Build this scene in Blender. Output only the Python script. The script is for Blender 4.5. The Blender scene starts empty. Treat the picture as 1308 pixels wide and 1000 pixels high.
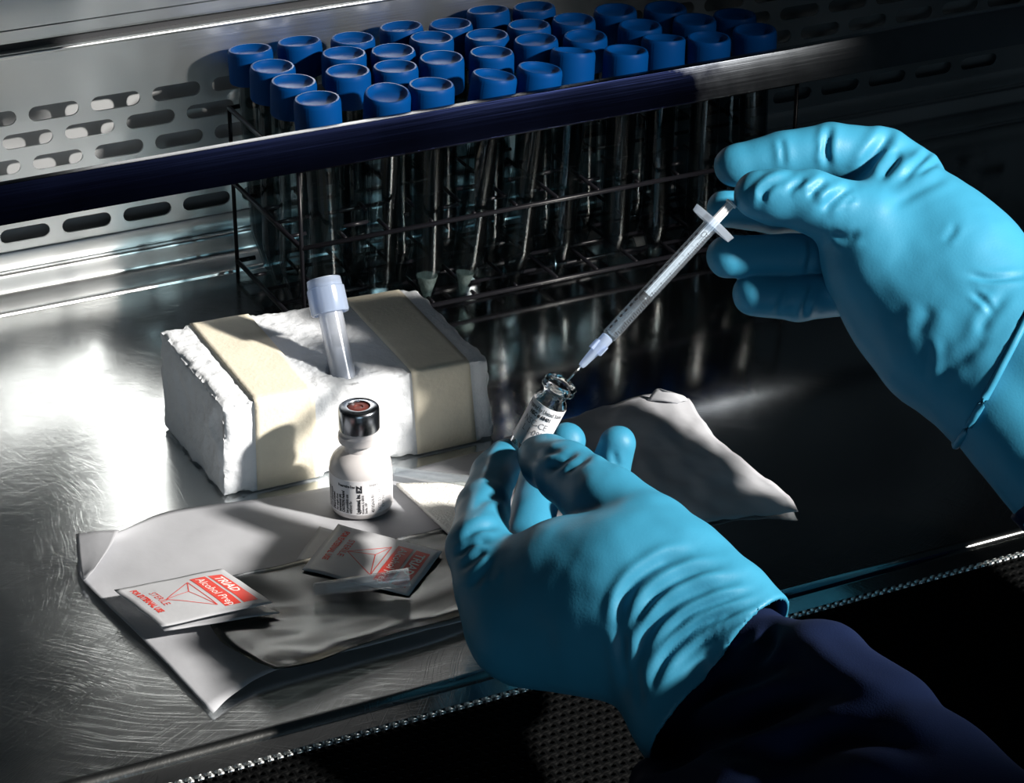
import bpy, bmesh, math, random
import numpy as np
from mathutils import Vector, Matrix, Quaternion, noise

random.seed(7); rng = np.random.default_rng(7)
PI = math.pi
sc = bpy.context.scene
COL = sc.collection

# ------------------------------------------------------------------ camera
FPX, PITCH, YAW = 3285.0, math.radians(27), math.radians(26)
cF = np.array([math.sin(YAW)*math.cos(PITCH), math.cos(YAW)*math.cos(PITCH), -math.sin(PITCH)])
cR = np.array([math.cos(YAW), -math.sin(YAW), 0.0]); cU = np.cross(cR, cF)
CAM = np.array([-0.40518, -0.99481, 0.60584])
cam = bpy.data.cameras.new('camera'); cam_o = bpy.data.objects.new('camera', cam); COL.objects.link(cam_o)
cam.sensor_width = 36.0; cam.lens = FPX/1308*36.0; cam.clip_start = 0.02; cam.clip_end = 50
cam_o.matrix_world = Matrix(((cR[0], cU[0], -cF[0], CAM[0]), (cR[1], cU[1], -cF[1], CAM[1]), (cR[2], cU[2], -cF[2], CAM[2]), (0, 0, 0, 1)))
sc.camera = cam_o

# ------------------------------------------------------------------ world, key light, exposure
w = bpy.data.worlds.new('world'); sc.world = w; w.use_nodes = True
bg = w.node_tree.nodes['Background']; bg.inputs[0].default_value = (0.24, 0.40, 0.52, 1); bg.inputs[1].default_value = 0.008
L_DIR = np.array([0.565, -0.665, 0.49]); L_DIR /= np.linalg.norm(L_DIR)
L_POS = np.array([0.03, 0.05, 0.06]) + L_DIR*1.3; L_TGT = np.array([-0.06, 0.07, 0.05])
sp = bpy.data.lights.new('spot_lamp', 'SPOT'); spo = bpy.data.objects.new('spot_lamp', sp); COL.objects.link(spo)
sp.energy = 190; sp.color = (1.0, 0.95, 0.88); sp.shadow_soft_size = 0.035
sp.spot_size = math.radians(36); sp.spot_blend = 0.7
spo.location = L_POS; spo.rotation_euler = Vector(L_TGT-L_POS).to_track_quat('-Z', 'Y').to_euler()
fl_ = bpy.data.lights.new('added_fill', 'AREA'); flo = bpy.data.objects.new('added_fill', fl_); COL.objects.link(flo)  # added soft fill to lift the glove shadows, no known lamp there
fl_.shape = 'SQUARE'; fl_.size = 0.8; fl_.energy = 4.0; fl_.color = (0.62, 0.84, 1.0); flo.location = (-0.55, -1.8, 0.22)
flo.rotation_euler = Vector((0.65, 1.75, -0.15)).to_track_quat('-Z', 'Y').to_euler()
sc.view_settings.view_transform = 'Standard'; sc.view_settings.look = 'None'
sc.view_settings.exposure = 0.0; sc.view_settings.gamma = 1.0; sc.view_settings.use_curve_mapping = False
sc.cycles.transparent_max_bounces = 40; sc.cycles.max_bounces = 14; sc.cycles.transmission_bounces = 12
sc.cycles.caustics_reflective = True; sc.cycles.sample_clamp_indirect = 6

# ------------------------------------------------------------------ point helpers (metres)
def ray(x, y): return cF + cR*(x-654)/FPX + cU*(500-y)/FPX
def on_z(x, y, z=0.0):
    r = ray(x, y); return CAM + r*((z-CAM[2])/r[2])
def on_y(x, y, Y):
    r = ray(x, y); return CAM + r*((Y-CAM[1])/r[1])
def at(x, y, d): return CAM + ray(x, y)*d

# ------------------------------------------------------------------ materials
def nt(name):
    m = bpy.data.materials.new(name); m.use_nodes = True
    t = m.node_tree; return m, t, t.nodes['Principled BSDF']
def N(t, typ, **kw):
    n = t.nodes.new(typ)
    for k, v in kw.items():
        if hasattr(n, k) and k not in n.inputs.keys(): setattr(n, k, v)
        else: n.inputs[k].default_value = v
    return n
def mat(name, col, rough=0.5, metal=0.0, trans=0.0, ior=1.45, bump=0.0, bscale=200.0, var=0.0, vscale=60.0, sss=0.0, coat=0.0, spec=0.5, sheen=0.0):
    m, t, b = nt(name)
    b.inputs['Base Color'].default_value = (*col, 1); b.inputs['Roughness'].default_value = rough
    b.inputs['Metallic'].default_value = metal; b.inputs['Transmission Weight'].default_value = trans
    b.inputs['IOR'].default_value = ior; b.inputs['Coat Weight'].default_value = coat
    b.inputs['Specular IOR Level'].default_value = spec; b.inputs['Sheen Weight'].default_value = sheen
    if sss:
        b.inputs['Subsurface Weight'].default_value = sss; b.inputs['Subsurface Radius'].default_value = (0.004, 0.004, 0.004)
        b.inputs['Subsurface Scale'].default_value = 1.0
    tc = N(t, 'ShaderNodeTexCoord')
    if bump:
        n = N(t, 'ShaderNodeTexNoise', Scale=bscale, Detail=4.0); t.links.new(tc.outputs['Object'], n.inputs['Vector'])
        bp = N(t, 'ShaderNodeBump', Strength=bump, Distance=0.001); t.links.new(n.outputs['Fac'], bp.inputs['Height'])
        t.links.new(bp.outputs['Normal'], b.inputs['Normal'])
    if var:
        n = N(t, 'ShaderNodeTexNoise', Scale=vscale, Detail=5.0); t.links.new(tc.outputs['Object'], n.inputs['Vector'])
        r = N(t, 'ShaderNodeValToRGB'); t.links.new(n.outputs['Fac'], r.inputs['Fac'])
        r.color_ramp.elements[0].position = 0.3; r.color_ramp.elements[1].position = 0.7
        r.color_ramp.elements[0].color = (*[c*(1-var) for c in col], 1); r.color_ramp.elements[1].color = (*[min(1, c*(1+var)) for c in col], 1)
        t.links.new(r.outputs['Color'], b.inputs['Base Color'])
    return m
def clear_mat(name, tint=(0.93, 0.96, 0.97), rough=0.06, milky=0.0, milk=(0.8, 0.85, 0.9), ior=1.5):
    """clear thin plastic or glass wall: sees through, reflects by Fresnel, a little milky"""
    m = bpy.data.materials.new(name); m.use_nodes = True; t = m.node_tree
    t.nodes.remove(t.nodes['Principled BSDF']); out = t.nodes['Material Output']
    tr = N(t, 'ShaderNodeBsdfTransparent', Color=(*tint, 1)); gl = N(t, 'ShaderNodeBsdfGlossy', Roughness=rough)
    fr = N(t, 'ShaderNodeFresnel', IOR=ior); mx = N(t, 'ShaderNodeMixShader')
    geo = N(t, 'ShaderNodeNewGeometry'); mi = N(t, 'ShaderNodeMapRange'); t.links.new(geo.outputs['Backfacing'], mi.inputs['Value'])
    mi.inputs['To Min'].default_value = ior; mi.inputs['To Max'].default_value = 1/ior; t.links.new(mi.outputs[0], fr.inputs['IOR'])
    t.links.new(fr.outputs[0], mx.inputs[0])
    if milky:
        df = N(t, 'ShaderNodeBsdfDiffuse', Color=(*milk, 1)); tl = N(t, 'ShaderNodeBsdfTranslucent', Color=(*milk, 1))
        a = N(t, 'ShaderNodeMixShader'); a.inputs[0].default_value = 0.5
        t.links.new(df.outputs[0], a.inputs[1]); t.links.new(tl.outputs[0], a.inputs[2])
        c = N(t, 'ShaderNodeMixShader'); c.inputs[0].default_value = milky
        t.links.new(tr.outputs[0], c.inputs[1]); t.links.new(a.outputs[0], c.inputs[2]); t.links.new(c.outputs[0], mx.inputs[1])
    else: t.links.new(tr.outputs[0], mx.inputs[1])
    t.links.new(gl.outputs[0], mx.inputs[2]); t.links.new(mx.outputs[0], out.inputs['Surface'])
    return m
def steel(name, col=(0.60, 0.62, 0.63), rough=0.3, swirl=False, brushed=None, bump=0.05, rvar=0.1, aniso=0.0):
    m, t, b = nt(name)
    b.inputs['Metallic'].default_value = 1.0; b.inputs['Base Color'].default_value = (*col, 1)
    b.inputs['Anisotropic'].default_value = aniso; b.inputs['Anisotropic Rotation'].default_value = 0.0
    tc = N(t, 'ShaderNodeTexCoord')
    big = N(t, 'ShaderNodeTexNoise', Scale=14.0, Detail=3.0); t.links.new(tc.outputs['Object'], big.inputs['Vector'])
    rr = N(t, 'ShaderNodeMapRange'); t.links.new(big.outputs['Fac'], rr.inputs['Value'])
    rr.inputs['From Min'].default_value = 0.3; rr.inputs['From Max'].default_value = 0.7
    rr.inputs['To Min'].default_value = rough-rvar; rr.inputs['To Max'].default_value = rough+rvar
    t.links.new(rr.outputs[0], b.inputs['Roughness'])
    heights = []
    if brushed:
        mp = N(t, 'ShaderNodeMapping'); mp.inputs['Scale'].default_value = brushed; t.links.new(tc.outputs['Object'], mp.inputs['Vector'])
        n = N(t, 'ShaderNodeTexNoise', Scale=1.0, Detail=4.0); t.links.new(mp.outputs[0], n.inputs['Vector']); heights.append((n.outputs['Fac'], 1.0))
    if swirl:
        for (cx, cy, s) in ((-0.06, -0.30, 2300.0), (-0.30, 0.06, 2000.0), (0.06, 0.16, 2200.0), (-0.22, -0.12, 1900.0)):
            sub = N(t, 'ShaderNodeVectorMath', operation='SUBTRACT'); sub.inputs[1].default_value = (cx, cy, 0)
            t.links.new(tc.outputs['Object'], sub.inputs[0])
            wn = N(t, 'ShaderNodeTexNoise', Scale=9.0, Detail=2.0); t.links.new(sub.outputs[0], wn.inputs['Vector'])
            ln = N(t, 'ShaderNodeVectorMath', operation='LENGTH'); t.links.new(sub.outputs[0], ln.inputs[0])
            sx = N(t, 'ShaderNodeSeparateXYZ'); t.links.new(sub.outputs[0], sx.inputs[0])
            an = N(t, 'ShaderNodeMath', operation='ARCTAN2'); t.links.new(sx.outputs[1], an.inputs[0]); t.links.new(sx.outputs[0], an.inputs[1])
            ad = N(t, 'ShaderNodeMath', operation='MULTIPLY_ADD'); t.links.new(wn.outputs['Fac'], ad.inputs[0]); ad.inputs[1].default_value = 0.03; t.links.new(ln.outputs['Value'], ad.inputs[2])
            cb = N(t, 'ShaderNodeCombineXYZ')
            m1 = N(t, 'ShaderNodeMath', operation='MULTIPLY'); t.links.new(ad.outputs[0], m1.inputs[0]); m1.inputs[1].default_value = s
            m2 = N(t, 'ShaderNodeMath', operation='MULTIPLY'); t.links.new(an.outputs[0], m2.inputs[0]); m2.inputs[1].default_value = 7.0
            t.links.new(m1.outputs[0], cb.inputs[0]); t.links.new(m2.outputs[0], cb.inputs[1])
            n = N(t, 'ShaderNodeTexNoise', Scale=1.0, Detail=2.0); t.links.new(cb.outputs[0], n.inputs['Vector'])
            rp = N(t, 'ShaderNodeMapRange'); t.links.new(n.outputs['Fac'], rp.inputs['Value'])
            rp.inputs['From Min'].default_value = 0.60; rp.inputs['From Max'].default_value = 0.78
            heights.append((rp.outputs[0], 1.0))
    if heights:
        acc = heights[0][0]
        for h, wgt in heights[1:]:
            a = N(t, 'ShaderNodeMath', operation='ADD'); t.links.new(acc, a.inputs[0]); t.links.new(h, a.inputs[1]); acc = a.outputs[0]
        if swirl:                          # the left end is the most scoured
            sx = N(t, 'ShaderNodeSeparateXYZ'); t.links.new(tc.outputs['Object'], sx.inputs[0]); mr = N(t, 'ShaderNodeMapRange'); t.links.new(sx.outputs[0], mr.inputs['Value'])
            for k, v in (('From Min', -0.06), ('From Max', 0.10), ('To Min', 1.0), ('To Max', 0.12)): mr.inputs[k].default_value = v
            mm = N(t, 'ShaderNodeMath', operation='MULTIPLY'); t.links.new(acc, mm.inputs[0]); t.links.new(mr.outputs[0], mm.inputs[1]); acc = mm.outputs[0]
            rs = N(t, 'ShaderNodeMath', operation='MULTIPLY'); t.links.new(rr.outputs[0], rs.inputs[0]); mr2 = N(t, 'ShaderNodeMapRange'); t.links.new(sx.outputs[0], mr2.inputs['Value'])
            for k, v in (('From Min', -0.06), ('From Max', 0.10), ('To Min', 1.0), ('To Max', 0.52)): mr2.inputs[k].default_value = v
            t.links.new(mr2.outputs[0], rs.inputs[1]); t.links.new(rs.outputs[0], b.inputs['Roughness'])
        bp = N(t, 'ShaderNodeBump', Strength=bump, Distance=0.0006); t.links.new(acc, bp.inputs['Height']); t.links.new(bp.outputs['Normal'], b.inputs['Normal'])
    return m

M = {}
M['bench'] = steel('scratched_steel', (0.72, 0.74, 0.74), 0.20, swirl=True, bump=0.085, rvar=0.03)
M['wall'] = steel('brushed_steel', (0.84, 0.88, 0.91), 0.33, brushed=(8, 8, 900), bump=0.1, rvar=0.05, aniso=0.3)
M['cove'] = steel('polished_steel', (0.88, 0.90, 0.91), 0.34, brushed=(6, 300, 300), bump=0.03, rvar=0.05, aniso=0.4)
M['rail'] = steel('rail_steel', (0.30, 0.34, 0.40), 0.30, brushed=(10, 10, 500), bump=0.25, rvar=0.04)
def rail_shading(m):  # shaded left and lit right end of the rail, painted into its colour
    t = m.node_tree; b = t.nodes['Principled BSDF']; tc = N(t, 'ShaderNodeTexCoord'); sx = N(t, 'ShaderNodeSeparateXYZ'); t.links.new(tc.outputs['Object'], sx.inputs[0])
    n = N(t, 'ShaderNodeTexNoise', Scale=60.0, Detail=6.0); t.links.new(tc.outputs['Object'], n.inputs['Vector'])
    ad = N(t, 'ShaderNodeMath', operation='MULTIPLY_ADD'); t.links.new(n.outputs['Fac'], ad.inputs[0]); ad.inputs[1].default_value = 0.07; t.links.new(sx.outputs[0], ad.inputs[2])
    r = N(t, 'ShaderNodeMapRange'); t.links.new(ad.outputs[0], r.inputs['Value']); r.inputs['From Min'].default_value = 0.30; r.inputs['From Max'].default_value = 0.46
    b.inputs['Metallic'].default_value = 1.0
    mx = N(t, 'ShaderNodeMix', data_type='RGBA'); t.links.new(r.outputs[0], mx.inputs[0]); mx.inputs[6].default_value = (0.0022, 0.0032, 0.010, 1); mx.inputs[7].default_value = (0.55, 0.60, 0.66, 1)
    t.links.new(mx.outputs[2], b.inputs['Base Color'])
rail_shading(M['rail'])
M['grille'] = mat('grille_paint', (0.0016, 0.0018, 0.002), 0.6, spec=0.04)
M['back'] = mat('duct_paint', (0.30, 0.31, 0.32), 0.5)
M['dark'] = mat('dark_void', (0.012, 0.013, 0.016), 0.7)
M['wire'] = mat('black_coated_wire', (0.006, 0.006, 0.008), 0.3, spec=0.2)
M['blue_cap'] = mat('blue_cap_plastic', (0.0006, 0.036, 0.148), 0.42, spec=0.05)
M['tube'] = clear_mat('clear_tube', tint=(0.60, 0.66, 0.68), rough=0.06, ior=1.5)
M['liquid'] = mat('pale_liquid', (0.55, 0.60, 0.55), 0.1, trans=0.7, ior=1.33)
M['foam'] = mat('white_foam', (0.78, 0.81, 0.85), 0.75, bump=0.5, bscale=420)
M['tape'] = mat('cream_tape', (0.80, 0.74, 0.60), 0.6, bump=0.25, bscale=500, var=0.05, vscale=90)
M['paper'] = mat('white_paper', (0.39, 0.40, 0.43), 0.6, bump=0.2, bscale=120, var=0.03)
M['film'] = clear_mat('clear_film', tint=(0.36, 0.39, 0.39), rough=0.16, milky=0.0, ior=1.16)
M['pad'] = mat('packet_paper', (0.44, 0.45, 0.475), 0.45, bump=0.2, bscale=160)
M['red'] = mat('red_print', (0.62, 0.045, 0.03), 0.5)
M['white_print'] = mat('white_print', (0.8, 0.78, 0.76), 0.5)
M['black_print'] = mat('black_print', (0.02, 0.02, 0.025), 0.5)
M['grey_print'] = mat('grey_print', (0.25, 0.25, 0.27), 0.5)
M['gauze'] = mat('gauze_weave', (0.86, 0.85, 0.80), 0.85, bump=0.8, bscale=900)
M['glove'] = mat('blue_nitrile', (0.027, 0.185, 0.300), 0.5, bump=0.06, bscale=900, spec=0.3)
M['navy'] = mat('navy_cloth', (0.0014, 0.0065, 0.030), 0.9, bump=0.2, bscale=1500, spec=0.15)
M['vial'] = mat('frosted_vial', (0.60, 0.575, 0.575), 0.28, spec=0.5)
M['glass'] = mat('clear_glass', (1, 1, 1), 0.0, trans=1.0, ior=1.5)
M['label'] = mat('white_label', (0.82, 0.81, 0.84), 0.4)
M['alu'] = mat('aluminium_cap', (0.30, 0.32, 0.35), 0.24, metal=1.0)
M['rubber'] = mat('red_brown_rubber', (0.13, 0.025, 0.018), 0.5, bump=0.3, bscale=600)
M['milky'] = clear_mat('milky_plastic', tint=(0.92, 0.93, 0.96), rough=0.2, milky=0.42, milk=(0.74, 0.78, 0.84))
M['milky_cap'] = clear_mat('milky_cap_plastic', tint=(0.82, 0.87, 0.95), rough=0.18, milky=0.6, milk=(0.58, 0.67, 0.82))
M['sheath'] = clear_mat('clear_sheath', tint=(0.92, 0.94, 0.95), rough=0.08, milky=0.17)
M['barrel'] = clear_mat('syringe_barrel', tint=(0.9, 0.94, 0.97), rough=0.08, milky=0.09, milk=(0.75, 0.80, 0.86))
M['flange'] = clear_mat('flange_plastic', tint=(0.88, 0.92, 0.97), rough=0.12, milky=0.35, milk=(0.72, 0.80, 0.90))
M['hub'] = clear_mat('needle_hub', tint=(0.85, 0.9, 1.0), rough=0.15, milky=0.6, milk=(0.70, 0.80, 0.98))
M['plunger'] = mat('white_plunger', (0.62, 0.64, 0.67), 0.4)
M['black_rubber'] = mat('black_rubber', (0.01, 0.01, 0.012), 0.35)
M['needle'] = mat('needle_steel', (0.7, 0.7, 0.68), 0.15, metal=1.0)

# ------------------------------------------------------------------ object helpers
def tag(o, label=None, cat=None, group=None, kind=None):
    for k, v in (('label', label), ('category', cat), ('group', group), ('kind', kind)):
        if v: o[k] = v
    return o
def empty(name, loc, label=None, cat=None, group=None, quat=None):
    o = bpy.data.objects.new(name, None); COL.objects.link(o); o.location = loc; o.empty_display_size = 0.01
    if quat is not None: o.rotation_mode = 'QUATERNION'; o.rotation_quaternion = quat
    return tag(o, label, cat, group)
def link(name, me, m, parent=None, smooth=True):
    o = bpy.data.objects.new(name, me); COL.objects.link(o)
    if m is not None: me.materials.clear(); me.materials.append(m)
    if parent is not None: o.parent = parent
    if smooth: me.polygons.foreach_set('use_smooth', [True]*len(me.polygons))
    return o
def from_bm(name, bm, m, parent=None, smooth=True, autosmooth=None):
    bmesh.ops.recalc_face_normals(bm, faces=bm.faces[:])
    me = bpy.data.meshes.new(name); bm.to_mesh(me); bm.free()
    o = link(name, me, m, parent, smooth)
    if autosmooth: sharp(me, autosmooth)
    return o
def sharp(me, ang=35):
    bm = bmesh.new(); bm.from_mesh(me)
    for e in bm.edges:
        if len(e.link_faces) == 2 and e.calc_face_angle(0) > math.radians(ang): e.smooth = False
    bm.to_mesh(me); bm.free()
def from_pd(name, v, f, m, parent=None, smooth=True):
    me = bpy.data.meshes.new(name); me.from_pydata([tuple(map(float, p)) for p in v], [], [tuple(map(int, q)) for q in f]); me.update()
    return link(name, me, m, parent, smooth)
def lathe_into(bm, prof, segs=32, axis_pts=None, mat4=None):
    """prof: list of (r, z); spins round local Z"""
    rings = []
    for r, z in prof:
        if r < 1e-7: rings.append([bm.verts.new((0, 0, z))])
        else: rings.append([bm.verts.new((r*math.cos(2*PI*i/segs), r*math.sin(2*PI*i/segs), z)) for i in range(segs)])
    for a, b in zip(rings, rings[1:]):
        for i in range(segs):
            j = (i+1) % segs
            if len(a) == 1 and len(b) == 1: continue
            if len(a) == 1: bm.faces.new((a[0], b[i], b[j]))
            elif len(b) == 1: bm.faces.new((a[i], a[j], b[0]))
            else: bm.faces.new((a[i], a[j], b[j], b[i]))
    if mat4 is not None:
        for rg in rings:
            for v in rg: v.co = mat4 @ v.co
    return bm
def lathe(name, prof, m, parent=None, segs=32, mat4=None, ang=40):
    bm = bmesh.new(); lathe_into(bm, prof, segs, mat4=mat4); return from_bm(name, bm, m, parent, autosmooth=ang)
def rod_into(bm, pts, r, segs=8, closed=False):
    pts = [Vector(p) for p in pts]; n = len(pts); rings = []
    for i, p in enumerate(pts):
        if closed: d = pts[(i+1) % n]-pts[i-1]
        else: d = pts[min(i+1, n-1)]-pts[max(i-1, 0)]
        d.normalize(); a = d.orthogonal() if abs(d.z) > .9 else d.cross(Vector((0, 0, 1))); a.normalize(); b = d.cross(a)
        rad = r[i] if isinstance(r, (list, tuple)) else r
        rings.append([bm.verts.new(p+a*rad*math.cos(2*PI*k/segs)+b*rad*math.sin(2*PI*k/segs)) for k in range(segs)])
    m_ = n if closed else n-1
    for i in range(m_):
        a, b = rings[i], rings[(i+1) % n]
        for k in range(segs):
            j = (k+1) % segs; bm.faces.new((a[k], a[j], b[j], b[k]))
    if not closed:
        bm.faces.new(rings[0][::-1]); bm.faces.new(rings[-1])
def box_into(bm, lo, hi, mat4=None):
    vs = [bm.verts.new((x, y, z)) for z in (lo[2], hi[2]) for y in (lo[1], hi[1]) for x in (lo[0], hi[0])]
    if mat4 is not None:
        for v in vs: v.co = mat4 @ v.co
    for f in ((0, 2, 3, 1), (4, 5, 7, 6), (0, 1, 5, 4), (2, 6, 7, 3), (0, 4, 6, 2), (1, 3, 7, 5)): bm.faces.new([vs[i] for i in f])
def sweep_x(name, prof, x0, x1, m, parent=None, nx=2, ang=30):
    """profile of (y, z) swept along X"""
    v, f = [], []; n = len(prof)
    for i in range(nx):
        x = x0+(x1-x0)*i/(nx-1)
        v += [(x, y, z) for y, z in prof]
    for i in range(nx-1):
        for k in range(n-1): f.append((i*n+k, (i+1)*n+k, (i+1)*n+k+1, i*n+k+1))
    o = from_pd(name, v, f, m, parent); sharp(o.data, ang); return o
def copy_tree(o, parent=None):
    c = o.copy(); COL.objects.link(c)
    if parent is not None: c.parent = parent
    for ch in list(o.children): copy_tree(ch, c)
    return c
def text_mesh(s, size, bold=0.0, align='LEFT', sx=1.0):
    cu = bpy.data.curves.new('t', 'FONT'); cu.body = s; cu.size = size; cu.align_x = align; cu.offset = bold; cu.resolution_u = 2
    ob = bpy.data.objects.new('t', cu); COL.objects.link(ob); bpy.context.view_layer.update()
    me = bpy.data.meshes.new_from_object(ob.evaluated_get(bpy.context.evaluated_depsgraph_get()))
    bpy.data.objects.remove(ob); bpy.data.curves.remove(cu)
    v = np.array([p.co[:] for p in me.vertices]).reshape(-1, 3); v[:, 0] *= sx
    f = [tuple(p.vertices) for p in me.polygons]; bpy.data.meshes.remove(me); return v, f
class Print:
    """collects flat print (u, v) and maps it by a function to 3-D"""
    def __init__(s): s.v = []; s.f = []
    def add(s, v, f):
        b = len(s.v); s.v += [tuple(p) for p in v]; s.f += [tuple(i+b for i in q) for q in f]
    def text(s, st, u, v, size, rot=0.0, bold=0.0, sx=1.0, align='LEFT'):
        p, f = text_mesh(st, size, bold, align, sx); c, k = math.cos(rot), math.sin(rot)
        s.add([(u+c*a[0]-k*a[1], v+k*a[0]+c*a[1]) for a in p], f)
    def rect(s, u0, v0, u1, v1, nu=6, nv=4):
        vs = [(u0+(u1-u0)*i/nu, v0+(v1-v0)*j/nv) for j in range(nv+1) for i in range(nu+1)]
        s.add(vs, [(j*(nu+1)+i, j*(nu+1)+i+1, (j+1)*(nu+1)+i+1, (j+1)*(nu+1)+i) for j in range(nv) for i in range(nu)])
    def line(s, a, b, wd):
        a = np.array(a); b = np.array(b); d = b-a; n = np.array([-d[1], d[0]])/np.linalg.norm(d)*wd/2; m = max(1, int(np.linalg.norm(d)/0.0015))
        s.add([p for i in range(m+1) for p in (a+d*i/m+n, a+d*i/m-n)], [(2*i, 2*i+1, 2*i+3, 2*i+2) for i in range(m)])
    def build(s, name, m, fn, parent): return from_pd(name, [fn(p[0], p[1]) for p in s.v], s.f, m, parent, smooth=False)
def cr(P, n):
    """Catmull-Rom along axis 0"""
    P = np.asarray(P, float); k = len(P); Q = np.concatenate([[2*P[0]-P[1]], P, [2*P[-1]-P[-2]]]); out = []
    for i in range(k-1):
        for j in range(n):
            t = j/n; a, b, c, d = Q[i:i+4]
            out.append(0.5*((2*b)+(c-a)*t+(2*a-5*b+4*c-d)*t*t+(3*b-a-3*c+d)*t**3))
    out.append(P[-1]); return np.array(out)
def grid_surface(ctrl, n=8):
    G = cr(ctrl, n); G = np.swapaxes(cr(np.swapaxes(G, 0, 1), n), 0, 1); return G
def sheet(name, ctrl, m, parent=None, n=8, thick=0.00018, rough=0.0, seed=0, fscale=60.0):
    G = grid_surface(ctrl, n); r, c = G.shape[:2]
    if rough:
        for i in range(r):
            for j in range(c):
                p = Vector(G[i, j])*fscale+Vector((seed, 0, 0)); G[i, j, 2] += rough*(noise.noise(p)+0.35*noise.noise(p*3.1))
    G[:, :, 2] = np.maximum(G[:, :, 2], thick+0.0002)
    v = G.reshape(-1, 3); f = [(i*c+j, i*c+j+1, (i+1)*c+j+1, (i+1)*c+j) for i in range(r-1) for j in range(c-1)]
    o = from_pd(name, v, f, m, parent)
    if sum(p.normal.z for p in o.data.polygons) < 0: o.data.flip_normals()
    s = o.modifiers.new('solidify', 'SOLIDIFY'); s.thickness = thick; s.offset = -1
    return o, G
def frame(axis, up=(0, 0, 1)):
    """quaternion whose local Z is axis, local X as near as can be to up-perpendicular"""
    z = Vector(axis).normalized(); x = Vector(up)-z*Vector(up).dot(z); x.normalize(); y = z.cross(x)
    return Matrix((x, y, z)).transposed().to_quaternion()

# ================================================================== the cabinet
X0, X1 = -0.42, 0.63
YW = 0.305
# back wall of slotted panels
wall = empty('wall_back', (0, YW, 0)); tag(wall, kind='structure')
def slotted(name, z0, z1, rows, y, thick, m):
    cu = bpy.data.curves.new('c', 'CURVE'); cu.dimensions = '2D'; cu.fill_mode = 'BOTH'; cu.extrude = thick/2; cu.bevel_depth = 0.0
    def spl(pts):
        s = cu.splines.new('POLY'); s.points.add(len(pts)-1)
        for p, q in zip(s.points, pts): p.co = (q[0], q[1], 0, 1)
        s.use_cyclic_u = True
    spl([(X0, z0), (X1, z0), (X1, z1), (X0, z1)])
    L, H = 0.0285, 0.0085
    for zc, ph, pitch in rows:
        k0 = int(math.ceil((X0+0.03-ph)/pitch)); k1 = int((X1-0.03-ph)/pitch)
        for k in range(k0, k1+1):
            xc = ph+k*pitch; pts = []
            for i in range(9): a = -PI/2+PI*i/8; pts.append((xc+L/2-H/2+H/2*math.cos(a), zc+H/2*math.sin(a)))
            for i in range(9): a = PI/2+PI*i/8; pts.append((xc-L/2+H/2+H/2*math.cos(a), zc+H/2*math.sin(a)))
            spl(pts)
    ob = bpy.data.objects.new('c', cu); COL.objects.link(ob); bpy.context.view_layer.update()
    me = bpy.data.meshes.new_from_object(ob.evaluated_get(bpy.context.evaluated_depsgraph_get()))
    bpy.data.objects.remove(ob)
    me.transform(Matrix.Translation((0, y, 0)) @ Matrix.Rotation(PI/2, 4, 'X'))
    return link(name, me, m, wall, smooth=False)
rows = [(0.1035, -0.0149, 0.0353), (0.0896, -0.0308, 0.0353), (0.0751, -0.0149, 0.0353), (0.0612, -0.0308, 0.0353), (0.0475, -0.0188, 0.0355), (0.0348, -0.0368, 0.0356)]
slotted('slotted_panel', 0.0255, 0.137, rows, 0.0007, 0.0012, M['wall'])
sweep_x('panel_hem', [(0.0012, 0.0256), (-0.0010, 0.0254), (-0.0016, 0.0240), (-0.0014, 0.0165), (-0.0006, 0.0150), (0.002, 0.0148)], X0, X1, M['cove'], wall, ang=50)
sweep_x('panel_roll', [(0.005, 0.1402), (0.0006, 0.1402), (-0.0010, 0.1397), (-0.0015, 0.1386), (-0.0012, 0.1376), (0.0, 0.1369)], X0, X1, M['cove'], wall, ang=60)
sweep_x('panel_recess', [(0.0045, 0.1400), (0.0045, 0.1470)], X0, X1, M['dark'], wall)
sweep_x('upper_panel', [(0.0046, 0.1452), (0.0005, 0.1454), (-0.0014, 0.1460), (-0.0020, 0.1472), (-0.0020, 0.1530), (0.002, 0.1533), (0.002, 0.1535), (-0.0020, 0.1538), (-0.0020, 0.42)], X0, X1, M['wall'], wall, ang=25)
sweep_x('duct_back', [(0.016, 0.0), (0.016, 0.42)], X0, X1, M['back'], wall)
# right side wall, added out of view to shade the back wall
XS = 0.63
bm = bmesh.new(); box_into(bm, (XS, -0.02, -0.06), (XS+0.02, YW+0.016, 0.62)); box_into(bm, (XS, -0.32, -0.09), (XS+0.02, -0.02, 0.03)); sw = from_bm('wall_right', bm, M['dark'], None, False); tag(sw, kind='structure')

# dark panel and top plate added out of view to shade the upper left wall
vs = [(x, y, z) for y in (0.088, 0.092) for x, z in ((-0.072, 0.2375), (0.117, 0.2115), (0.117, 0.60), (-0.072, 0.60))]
bf = from_pd('shade_panel', vs, [(0, 1, 2, 3), (7, 6, 5, 4), (0, 4, 5, 1), (1, 5, 6, 2), (2, 6, 7, 3), (3, 7, 4, 0)], M['dark'], wall, False); bf.location = (0, -YW, 0)
hs = from_pd('shade_panel_top', [(-0.072, 0.088, 0.60), (0.117, 0.088, 0.60), (0.117, YW+0.016, 0.60), (-0.072, YW+0.016, 0.60)], [(0, 1, 2, 3)], M['dark'], wall, False); hs.location = (0, -YW, 0)
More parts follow.
